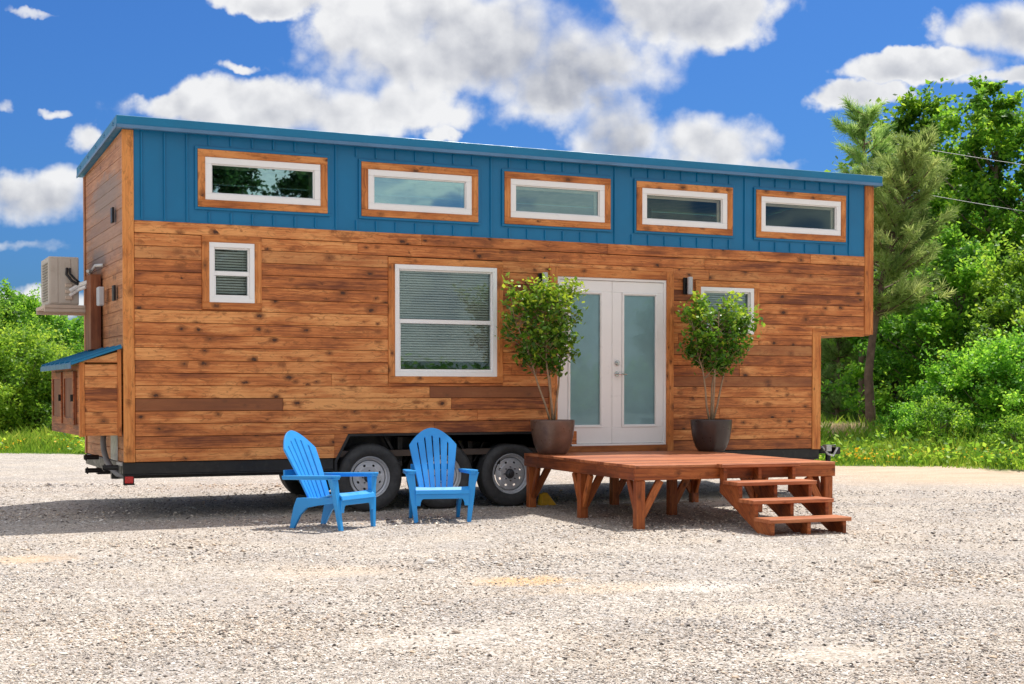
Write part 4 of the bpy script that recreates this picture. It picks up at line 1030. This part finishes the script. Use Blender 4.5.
def pine_tree(seed, h, z0, rmax, nb, mats, trunk_r=.13, top_r=.3, nl=.22, power=1., lean=0.):
    g = np.random.default_rng(seed); rr = random.Random(seed); tb = MB()
    path = [Vector((rr.uniform(-.02, .02)*k, rr.uniform(-.02, .02)*k, h*k/8-.1*(k == 0)))+_r*lean*max(0, k/8-.3)**1.2 for k in range(9)]
    tb.tube(path, [trunk_r*(1-.115*k) for k in range(9)], 9)
    tufts = []
    for i in range(nb):
        q = (i+rr.random())/nb; z = z0+(h-z0)*q; a = rr.uniform(0, 2*PI)
        ln = (rmax*(1-q)**power+top_r*q)*rr.uniform(.55, 1.15); k = z/h*8; ii = int(min(7, k)); st = path[ii].lerp(path[ii+1], k-ii)
        up = .25+.9*q; d = Vector((math.cos(a), math.sin(a), up*.5)); pts = [st]
        for s in range(1, 5): pts.append(st+d*ln*s/4+Vector((0, 0, .14*ln*(s/4)**2)))
        tb.tube(pts, [.028, .022, .016, .011, .006], 5, cap=False)
        for s in range(int(4+ln*5)):
            u = rr.uniform(.25, 1.05); p = st+d*ln*u+Vector((rr.gauss(0, .10*ln), rr.gauss(0, .10*ln), .14*ln*u*u+rr.gauss(0, .06*ln)))
            tufts.append((p, (d+Vector((rr.gauss(0, .4), rr.gauss(0, .4), .45))).normalized()))
    for s in range(6): tufts.append((Vector(path[-1])+Vector((rr.gauss(0, .04), rr.gauss(0, .04), -.1*s)), Vector((0, 0, 1))))
    n = 46; T = len(tufts); P = np.array([t_[0][:] for t_ in tufts]); D = np.array([t_[1][:] for t_ in tufts])
    base = np.repeat(P, n, 0) + np.repeat(D, n, 0)*g.uniform(-.16, .12, (T*n, 1))
    dr = np.repeat(D, n, 0)*1.0+g.normal(0, .55, (T*n, 3)); dr /= np.linalg.norm(dr, axis=1)[:, None]
    sd = np.cross(dr, g.normal(0, 1, (T*n, 3))); sd /= np.linalg.norm(sd, axis=1)[:, None]
    ll = nl*g.uniform(.7, 1.2, (T*n, 1)); wd = .0085
    V = np.stack([base-sd*wd, base+sd*wd, base+dr*ll+sd*wd*.3, base+dr*ll-sd*wd*.3], 1).reshape(-1, 3); Fq = np.arange(4*T*n).reshape(-1, 4)
    tt = np.repeat(np.clip(g.normal(.5, .22, T), 0, 1), n)+g.normal(0, .1, T*n); C = np.repeat(np.stack([tt]*3, 1), 4, 0)
    to = tb.build('trunk', M['bark_pine'], None, smooth=True); co = mesh_np('crown', V, Fq, mats, None, C)
    me1, me2 = to.data, co.data; bpy.data.objects.remove(to); bpy.data.objects.remove(co)
    return me1, me2

def place_tree(name, meshes, px, depth, label, cat, group, sc=1., rz=0., z=.08, zs=None, xy=None):
    p = at(px, depth, z) if xy is None else Vector((*xy, z)); r = empty(name, p, rz); r.scale = (sc, sc, zs or sc); setp(r, label, cat, group)
    for nm, me in zip(('trunk', 'crown'), meshes):
        o = bpy.data.objects.new(nm, me); col.objects.link(o); o.parent = r
    return r

TA = broad_tree(3, 10., 2.0, 1.2, 105, 300, .095, M['leaf'], .15, .32)
TB_ = broad_tree(8, 8., 1.6, .8, 105, 300, .09, M['leaf'], .12, .34)
TC = broad_tree(17, 6., 2.6, .2, 130, 330, .09, M['leaf_far'], .12, .40)
BU = broad_tree(23, 2.6, 1.7, .05, 95, 330, .055, M['leaf_bush'], .05, .30)
BU2 = broad_tree(29, 1.3, .8, .03, 36, 200, .04, M['leaf_bush'], .03, .18)
M['leaf_dark'] = leaf_mat('dark_leaf', (.012, .035, .010), (.025, .06, .015), (.05, .11, .02), .25)
TD = broad_tree(31, 10., 1.9, 1.2, 110, 200, .12, M['leaf_dark'], .15, .36)
P1 = pine_tree(5, 8.2, 4.6, 1.2, 44, M['needle'], .12, .35, .24, .7)
P2 = pine_tree(6, 6.35, 2.6, 1.75, 84, M['needle'], .12, .28, .20, .85, lean=1.5)
P3 = pine_tree(9, 5.0, .4, 1.2, 70, M['needle_dark'], .08, .2, .20)
GR = 'trees at the edge of the gravel lot on the right'; GL = 'trees beyond the gravel lot on the left'
place_tree('pine_tree', P1, 863, 36., 'dark narrow pine whose tip rises behind the right end of the roof', 'pine tree', GR, 1., .4)
place_tree('pine_tree', P2, 870, 29.6, 'olive green pine with a bare lower trunk right beside the end of the house', 'pine tree', GR, 1., 0.)
place_tree('broadleaf_tree', TA, 988, 36., 'tallest bright green broadleaf tree at the right of the photo', 'tree', GR, .89, 0.2)
place_tree('broadleaf_tree', TB_, 915, 39., 'leafy green tree rising right behind the olive green pine', 'tree', GR, 1.13, 2.2)
place_tree('broadleaf_tree', TA, 1050, 35., 'broadleaf tree cut by the right edge of the photo', 'tree', GR, .82, 2.9)
place_tree('broadleaf_tree', TB_, 950, 44., 'green tree in the gap between the pine and the tallest tree', 'tree', GR, 1.0, 4.0)
place_tree('broadleaf_tree', TC, 1015, 42., 'dark green tree filling the space behind the tallest trunk', 'tree', GR, 1.15, 2.0)
place_tree('broadleaf_tree', TC, 955, 33.5, 'rounded tree with low branches behind the big bush', 'tree', GR, .80, 1.1)
place_tree('broadleaf_tree', TC, 895, 40., 'dark leafy tree behind the bare pine trunk', 'tree', GR, 1.0, 3.3)
place_tree('broadleaf_tree', TC, 1035, 31., 'low green tree at the right edge behind the grass', 'tree', GR, .72, 5.1)
place_tree('pine_tree', P3, 838, 38., 'small dark pine seen through the opening under the overhang', 'pine tree', GR, .9, .5)
place_tree('pine_tree', P3, 858, 41., 'thin young pine between the small dark pine and the bare trunk', 'pine tree', GR, 1.0, 2.5)
place_tree('pine_tree', P3, 824, 42., 'young pine half hidden by the end wall under the overhang', 'pine tree', GR, 1.0, 4.1)
place_tree('bush', BU, 1003, 27.5, 'large bright green bush in front of the tall trees', 'bush', 'bushes along the grass edge', .85, .3)
place_tree('bush', BU, 1030, 28., 'green bush at the right edge of the photo', 'bush', 'bushes along the grass edge', .8, 2.)
place_tree('bush', BU2, 912, 27., 'small pale round bush right of the pine trunk', 'bush', 'bushes along the grass edge', .75, 1.)
place_tree('bush', BU2, 940, 26.4, 'small leafy bush at the left foot of the large bright bush', 'bush', 'bushes along the grass edge', .85, 2.)
place_tree('bush', BU2, 1012, 25.2, 'low weedy bush in front of the large bright bush', 'bush', 'bushes along the grass edge', .6, 4.)
LT = [(-25, 46, TC, .75, 'green tree cut by the left edge of the photo'), (12, 50, TC, .78, 'tallest tree on the far left with a dark crown'), (48, 56, TC, .72, 'leafy tree left of the storage box, below the air conditioner'),
      (80, 52, TC, .62, 'green tree touching the rear corner of the house on the left'), (30, 42, TC, .52, 'bright green tree standing before the far left trees')]
for i, (px, d, ms, s, lb) in enumerate(LT): place_tree('broadleaf_tree', ms, px, d, lb, 'tree', GL, s, i*1.3)
place_tree('bush', BU, 8, 33, 'pale green bush left of the storage box near the grass', 'bush', 'bushes along the left grass edge', .95, .8)
place_tree('bush', BU, 70, 34, 'bush right behind the storage box doors', 'bush', 'bushes along the left grass edge', .80, 2.8)
place_tree('bush', BU, 38, 37, 'bushy green shrub between the two left bushes', 'bush', 'bushes along the left grass edge', .95, 4.8)

# distant woodland as one mass all round
def woodland():
    g = np.random.default_rng(77); cen = []; tone = []
    for k in range(520):
        th = g.uniform(-.3, 2*PI-.3); d = g.uniform(62, 80)
        x = CAM.x+5+d*math.cos(th); y = CAM.y+12+d*math.sin(th); h = g.uniform(3.6, 5.8) if (y > 0) else g.uniform(1.4, 2.6)
        for c in range(16):
            z = g.uniform(.1, 1)**.7*h; c0 = np.array([x+g.normal(0, 1.3), y+g.normal(0, 1.3), z]); n = 38
            cen.append(c0+g.normal(0, .55, (n, 3))); tone.append(np.clip(g.normal(g.uniform(.1, .7), .15, n), 0, 1))
    V, Fq, C = leaves(np.vstack(cen), .36, g, tone=np.concatenate(tone))
    o = mesh_np('distant_woodland', V, Fq, M['leaf_far'], None, C); setp(o, 'far line of green woodland around the gravel lot', 'woodland', None, 'stuff')
woodland()
# trees on the other side of the lot, behind the photographer; the windows mirror them
for i, (x, y, s, lb) in enumerate(((10.2, -38, 1.12, 'tall tree mirrored in the left part of the first upper window'), (13.7, -37, 1.08, 'tree mirrored in the right part of the first upper window'))):
    place_tree('broadleaf_tree', TD, 0, 0, lb, 'tree', 'trees on the near side of the lot', s, i*1.7, 0., None, (x, y))

# grass, weeds, flowers
def grass():
    g = np.random.default_rng(5); N = 170000
    a = g.uniform(-14, 34, N); dd = g.gamma(1.6, 2.6, N)-.25
    # point on the lot's edge line plus offset
    ex, ey = .742, -.67; nx, ny = .67, .742
    x = nx*11.3+ex*a+nx*dd; y = ny*11.3+ey*a+ny*dd
    nz = np.sin(x*1.3)*np.cos(y*1.1)+.6*np.sin(x*3.1+y*2.3)+.4*np.sin(x*7.+1)*np.sin(y*6.)
    keep = dd > -.25+.35*nz*.6; x, y, dd, nz = x[keep], y[keep], dd[keep], nz[keep]; n = len(x)
    h = (.06+.17*np.clip(dd/1.4, 0, 1))*(1+.35*nz)*g.uniform(.5, 1.4, n)*(1+1.3*np.clip((dd-2.5)/3, 0, 1)); h = np.clip(h, .04, .75)
    z = np.full(n, .09); yaw = g.uniform(0, 2*PI, n); w = g.uniform(.006, .014, n)*(1+.5*dd/6)
    dx, dy = np.cos(yaw)*w, np.sin(yaw)*w; lx, ly = g.normal(0, .3, n)*h, g.normal(0, .3, n)*h
    V = np.stack([np.stack([x-dx, y-dy, z], 1), np.stack([x+dx, y+dy, z], 1), np.stack([x+dx*.8+lx*.4, y+dy*.8+ly*.4, z+h*.6], 1), np.stack([x+lx, y+ly, z+h], 1)], 1).reshape(-1, 3)
    tn = np.clip(.45+.16*nz+g.normal(0, .18, n), 0, 1); C = np.repeat(np.stack([tn]*3, 1), 4, 0)
    setp(mesh_np('grass', V, np.arange(4*n).reshape(-1, 4), M['grass'], None, C), 'tall weedy green grass along the edge of the gravel', 'grass', None, 'stuff')
    # leafy weeds
    m_ = 260; a = g.uniform(-12, 30, m_); dd = g.uniform(.1, 3.5, m_); x = nx*11.3+ex*a+nx*dd; y = ny*11.3+ey*a+ny*dd
    cen = np.vstack([np.array([x[i], y[i], .12])+np.abs(g.normal(0, 1, (90, 3)))*[0, 0, .16]+g.normal(0, .13, (90, 3))*[1.4, 1.4, .2] for i in range(m_)])
    V, Fq, C = leaves(cen, .06, g); setp(mesh_np('weeds', V, Fq, M['leaf_bush'], None, C), 'low leafy weeds in the grass verge', 'weeds', None, 'stuff')
    m_ = 170; ctr = g.uniform(-12, 30, m_); cen = []
    for i in range(m_):
        k = g.integers(10, 44); a = ctr[i]+g.normal(0, .4, k); dd = g.uniform(.1, 3.)+g.normal(0, .3, k); cen.append(np.stack([nx*11.3+ex*a+nx*dd, ny*11.3+ey*a+ny*dd, g.uniform(.16, .36, k)], 1))
    V, Fq, C = leaves(np.vstack(cen), .045, g, flat=.6, aspect=1.); setp(mesh_np('wildflowers', V, Fq, M['flower'], None, C), 'small yellow wildflowers dotted through the grass', 'wildflowers', None, 'stuff')
    # straw coloured tall grass behind
    n = 4000; px = g.choice([0, 1], n, p=[1., 0.]); P = [at(g.uniform(822, 862) if k == 0 else g.uniform(0, 95), g.uniform(29, 32) if k == 0 else g.uniform(30, 33)) for k in px]
    x = np.array([p.x for p in P]); y = np.array([p.y for p in P]); h = g.uniform(.3, .6, n); yaw = g.uniform(0, 2*PI, n); dx, dy = np.cos(yaw)*.01, np.sin(yaw)*.01; lx, ly = g.normal(0, .15, n), g.normal(0, .15, n); z = np.full(n, .09)
    V = np.stack([np.stack([x-dx, y-dy, z], 1), np.stack([x+dx, y+dy, z], 1), np.stack([x+dx*.8+lx*.5, y+dy*.8+ly*.5, z+h*.7], 1), np.stack([x+lx, y+ly, z+h], 1)], 1).reshape(-1, 3)
    tn = g.random(n); C = np.repeat(np.stack([tn]*3, 1), 4, 0)
    setp(mesh_np('dry_grass', V, np.arange(4*n).reshape(-1, 4), M['straw'], None, C), 'straw coloured dry grass behind the green verge', 'dry grass', None, 'stuff')
grass()

# ------------------------------------------------------------------ potted shrubs
def potted(loc, rt, h, mat, label, seed, crown, potlabel):
    g = np.random.default_rng(seed); rr = random.Random(seed)
    pot = MB(); prof = [(0, 0), (rt*.58, 0), (rt*.64, .008), (rt*.75, h*.14), (rt*.86, h*.33), (rt*.94, h*.57), (rt*.985, h*.80), (rt*.998, h*.93), (rt*1.0, h*.97), (rt*.995, h), (rt*.93, h), (rt*.90, h*.92), (rt*.88, h*.86)]
    pot.lathe(prof, 56); p = pot.build('plant_pot', mat, None, smooth=True); p.location = loc; setp(p, potlabel, 'plant pot', 'pots on the deck')
    so = MB(); so.lathe([(0, h*.90), (rt*.5, h*.91), (rt*.885, h*.87)], 32); so.build('soil', M['soil'], p, smooth=True)
    root = empty('shrub', (loc[0], loc[1], loc[2]+h*.9)); setp(root, label, 'shrub', 'shrubs in pots on the deck')
    tb = MB(); tips = []
    cx0, z0, z1, wb, wt = crown   # crown: centre shift, bottom, top, half width bottom, top (above soil)
    for (sx, sy, tx, ty) in ((-.02, 0, -.75, .1), (.03, .02, .70, .1), (0, -.02, -.15, -.4), (.01, .02, .2, .4)):
        pts = [Vector((sx, sy, 0))]
        for k in range(1, 7):
            q = k/6; pts.append(Vector((sx+cx0*q+tx*wt*q**1.15+rr.gauss(0, .012), sy+ty*wt*.8*q**1.2+rr.gauss(0, .012), z1*(.90-.12*abs(tx))*q)))
        tb.tube(pts, [.0135-.0015*k for k in range(7)], 7)
        for k in range(26):
            zq = rr.uniform(0, 1); u = min(5.99, max(.3, (z0/z1+(1-z0/z1)*zq)*5.6)); i = int(u); st = pts[i].lerp(pts[i+1], u-i)
            zz = z0+(z1-z0)*zq; ww = wt*(wb+(1-wb)*math.sin(min(1, zq*1.6)*PI/2)); a = rr.uniform(0, 2*PI); r_ = ww*rr.uniform(.2, 1.)**.6
            e = Vector((cx0+tx*.18*wt+r_*math.cos(a), r_*.85*math.sin(a), zz+rr.uniform(-.03, .12)-.10*(r_/wt)**2))
            if e.z > z1: e.z = z1-rr.uniform(0, .10)
            tb.tube([st, st.lerp(e, .5)+Vector((0, 0, -.015)), e], [.005, .0035, .002], 5, cap=False); tips.append((st, e))
    tb.build('stems', M['stem'], root, smooth=True)
    cen = []; tone = []
    for st, e in tips:
        n = rr.randint(30, 48); u = g.uniform(.55, 1.12, (n, 1)); s0 = np.array(st); e0 = np.array(e)
        p_ = s0+(e0-s0)*u+g.normal(0, .042, (n, 3)); cen.append(p_)
        tone.append(np.clip(g.normal(.22, .16, n)+.55*np.clip((p_[:, 2]-z0)/(z1-z0)-.35, 0, 1)+.25*(u[:, 0] > .95), 0, 1))  # leaf tone lightens up the crown, painting in its sunlit top
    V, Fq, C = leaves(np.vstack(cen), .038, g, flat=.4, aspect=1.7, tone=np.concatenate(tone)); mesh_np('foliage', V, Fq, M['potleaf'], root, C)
potted((4.64, -.46, DH+.001), .25, .385, M['pot_brown'], 'taller shrub with a wide fan shaped crown between the big window and the door', 4, (-.14, .66, 1.60, .42, .48), 'brown glazed round pot at the left side of the door')
potted((6.69, -.55, DH+.001), .245, .375, M['pot_dark'], 'rounder shrub standing right of the door before the small window', 12, (.09, .64, 1.48, .44, .42), 'dark charcoal round pot at the right side of the door')

# power lines on the right, spanning to poles outside the frame
def wire(px0, y0, px1, y1, depth, label):
    p = at(px0, depth, zat(y0, depth)); q = at(px1, depth*1.0, zat(y1, depth)); d = q-p
    a = p-d*.45; e = q+d*4.5; b = MB(); pts = [a.lerp(e, k/24)+Vector((0, 0, -.8*(k/24)*(1-k/24)+.1)) for k in range(25)]
    b.tube(pts, .008, 5); o = b.build('power_line', M['cable'], None); setp(o, label, 'power line', 'power lines at the right')
wire(935, 154, 1024, 164, 33, 'upper thin power line crossing before the tall tree')
wire(935, 199, 1024, 210, 33, 'lower thin power line crossing before the tall tree')

# ------------------------------------------------------------------ light
SUN = Vector((.45, .225, 1.)).normalized()
elev = math.asin(SUN.z); 
sl = bpy.data.lights.new('sun', 'SUN'); so = bpy.data.objects.new('sun', sl); col.objects.link(so)
so.rotation_euler = (-SUN).to_track_quat('-Z', 'Y').to_euler(); so.location = (0, 0, 20)
sl.energy = 3.0; sl.angle = R(.5); sl.color = (1., .95, .875)

world = bpy.data.worlds.new('World'); scene.world = world; world.use_nodes = True
t = NT(world.node_tree); bg = t.n['Background']
sky = t.node('ShaderNodeTexSky'); sky.sky_type = 'NISHITA'; sky.sun_disc = False; sky.sun_elevation = elev
sky.sun_rotation = math.atan2(SUN.x, SUN.y); sky.air_density = 1.0; sky.dust_density = 1.6; sky.ozone_density = 2.5
dirv = t.node('ShaderNodeTexCoord').outputs['Generated']
a_f = t.math('MAXIMUM', t.dot(dirv, FWD[:]), .12)
U = t.math('DIVIDE', t.dot(dirv, _r[:]), a_f); V_ = t.math('DIVIDE', t.dot(dirv, UPV[:]), a_f)
cxyz = t.node('ShaderNodeCombineXYZ'); t.link(U, cxyz.inputs[0]); t.link(V_, cxyz.inputs[1]); uvw = cxyz.outputs[0]
BL = [(470, 45, 150, 62), (560, 60, 90, 62), (690, 8, 105, 42), (300, 108, 165, 30), (395, 20, 80, 40), (272, -2, 55, 20), (236, 66, 30, 8), (175, 103, 42, 15), (610, 128, 48, 42), (598, 100, 24, 24), (712, 146, 62, 32), (772, 162, 40, 9),
      (86, 140, 20, 20), (35, 196, 75, 24), (3, 100, 14, 9), (930, 66, 90, 15), (855, 92, 50, 16), (1010, 32, 75, 28), (30, 10, 26, 5), (60, 108, 20, 5), (50, 245, 70, 7), (20, 300, 120, 14), (440, 135, 22, 9), (1020, 80, 60, 10)]
GREY = [.55, 1.0, .55, .35, .2, .3, .1, .2, .8, .6, .35, .2, .15, .45, .1, .5, .3, .4, .1, .1, .3, .3, .2, .4]
msk = None; W0 = None; W1 = None; WG = None
wn = t.noise(uvw, 9, 3, .55, out='Color'); wa = t.node('ShaderNodeVectorMath', operation='MULTIPLY_ADD'); t.link(wn, wa.inputs[0]); wa.inputs[1].default_value = (.022, .022, 0); 
wb_ = t.node('ShaderNodeVectorMath', operation='ADD'); t.link(uvw, wb_.inputs[0]); wb_.inputs[1].default_value = (-.011, -.011, 0); t.link(wb_.outputs[0], wa.inputs[2])
wn2 = t.noise(uvw, 34, 4, .6, out='Color'); wc_ = t.node('ShaderNodeVectorMath', operation='MULTIPLY_ADD'); t.link(wn2, wc_.inputs[0]); wc_.inputs[1].default_value = (.034, .022, 0); t.link(wa.outputs[0], wc_.inputs[2])
wd_ = t.node('ShaderNodeVectorMath', operation='ADD'); t.link(wc_.outputs[0], wd_.inputs[0]); wd_.inputs[1].default_value = (-.017, -.011, 0)
sW = t.node('ShaderNodeSeparateXYZ'); t.link(wd_.outputs[0], sW.inputs[0])
for (px, py, rx, ry), gr in zip(BL, GREY):
    u0, v0 = (px-512)/F, (PPY-py)/F
    dx = t.math('MULTIPLY', t.math('SUBTRACT', sW.outputs[0], u0), F/rx); dy = t.math('MULTIPLY', t.math('SUBTRACT', sW.outputs[1], v0), F/ry)
    e = t.math('SUBTRACT', 1., t.math('ADD', t.math('MULTIPLY', dx, dx), t.math('MULTIPLY', dy, dy)))
    if rx < 32 and ry < 12 or ry < 8: e = t.math('SUBTRACT', e, .75)
    e = t.math('MAXIMUM', e, -1.5)
    msk = e if msk is None else t.math('SMOOTH_MAX', msk, e, .35)
    w = t.math('MAXIMUM', t.math('ADD', e, .6), 0.); w = t.math('MULTIPLY', w, w)
    W0 = t.math('ADD', w, .0005) if W0 is None else t.math('ADD', W0, w)
    W1 = t.math('MULTIPLY', w, dy) if W1 is None else t.math('MULTIPLY_ADD', w, dy, W1)
    WG = t.math('MULTIPLY', w, gr) if WG is None else t.math('MULTIPLY_ADD', w, gr, WG)
front = t.maprange(t.dot(dirv, FWD[:]), .75, .9)
gen = t.math('MULTIPLY_ADD', t.noise(dirv, 2.3, 3, .5), 4.2, -1.6)     # unseen clouds elsewhere in the sky, coverage raised for white fill light
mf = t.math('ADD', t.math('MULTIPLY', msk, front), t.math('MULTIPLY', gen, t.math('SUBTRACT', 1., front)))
n2 = t.noise(dirv, 9, 4, .58)
def puffs(vec):
    # soft billows: rounded lumps of two sizes under fine fractal noise
    f = t.noise(vec, 13, 7, .56); wv = t.noise(vec, 22, 2, .5, out='Color')
    vm = t.node('ShaderNodeVectorMath', operation='MULTIPLY_ADD'); t.link(wv, vm.inputs[0]); vm.inputs[1].default_value = (.02, .02, 0); t.link(vec, vm.inputs[2])
    def sv(sc_):
        nd = t.node('ShaderNodeTexVoronoi'); nd.feature = 'F1'; nd.voronoi_dimensions = '2D'; t.link(vm.outputs[0], nd.inputs['Vector']); nd.inputs['Scale'].default_value = sc_
        return nd.outputs['Distance']
    v = t.math('MULTIPLY_ADD', sv(24), -.24, .11); v2 = t.math('MULTIPLY_ADD', sv(58), -.13, .06)
    return t.math('ADD', t.math('ADD', f, v), v2)
n1 = puffs(uvw)
nn = t.math('ADD', t.math('MULTIPLY', n1, front), t.math('MULTIPLY', n2, t.math('SUBTRACT', 1., front)))
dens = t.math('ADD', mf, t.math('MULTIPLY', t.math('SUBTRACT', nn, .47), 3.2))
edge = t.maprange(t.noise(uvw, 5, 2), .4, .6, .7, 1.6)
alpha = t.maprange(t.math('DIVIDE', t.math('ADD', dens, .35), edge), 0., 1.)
# lit tops, greyer bases: compare with the density a little towards the sun
n1b = puffs(t.mapping(uvw, (1, 1, 1), (.004, .011, 0)))
lit = t.math('MULTIPLY', t.math('SUBTRACT', n1, n1b), 1.25)
lowv = t.math('DIVIDE', W1, W0); grey = t.math('DIVIDE', WG, W0)
thick = t.maprange(t.math('ADD', mf, t.math('MULTIPLY', t.math('SUBTRACT', nn, .5), 1.2)), .05, 1.0)
under = t.math('MULTIPLY', t.math('MULTIPLY', thick, grey), t.math('MULTIPLY_ADD', lowv, -.45, .62, clamp=True))
sh = t.math('ADD', t.math('SUBTRACT', 1.0, t.math('MULTIPLY', under, .82)), lit)
sh = t.math('MAXIMUM', t.math('MINIMUM', sh, 1.06), .2)
ccol = t.mix(t.maprange(sh, .15, 1.0, 0, 1, False), (.24, .27, .36), (1.0, 1.0, 1.0))
CL = t.node('ShaderNodeVectorMath', operation='SCALE'); t.link(ccol, CL.inputs[0]); CL.inputs['Scale'].default_value = 5.2
skyc = t.mix(1.0, sky.outputs[0], (.145, .335, .64), 'MULTIPLY')
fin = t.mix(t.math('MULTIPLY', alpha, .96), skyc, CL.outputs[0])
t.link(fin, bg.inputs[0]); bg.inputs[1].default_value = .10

vs = scene.view_settings; vs.view_transform = 'Standard'; vs.look = 'None'; vs.exposure = .82; vs.gamma = 1; vs.use_curve_mapping = False
scene.cycles.max_bounces = 8; scene.cycles.transparent_max_bounces = 12; scene.cycles.caustics_reflective = False; scene.cycles.caustics_refractive = False
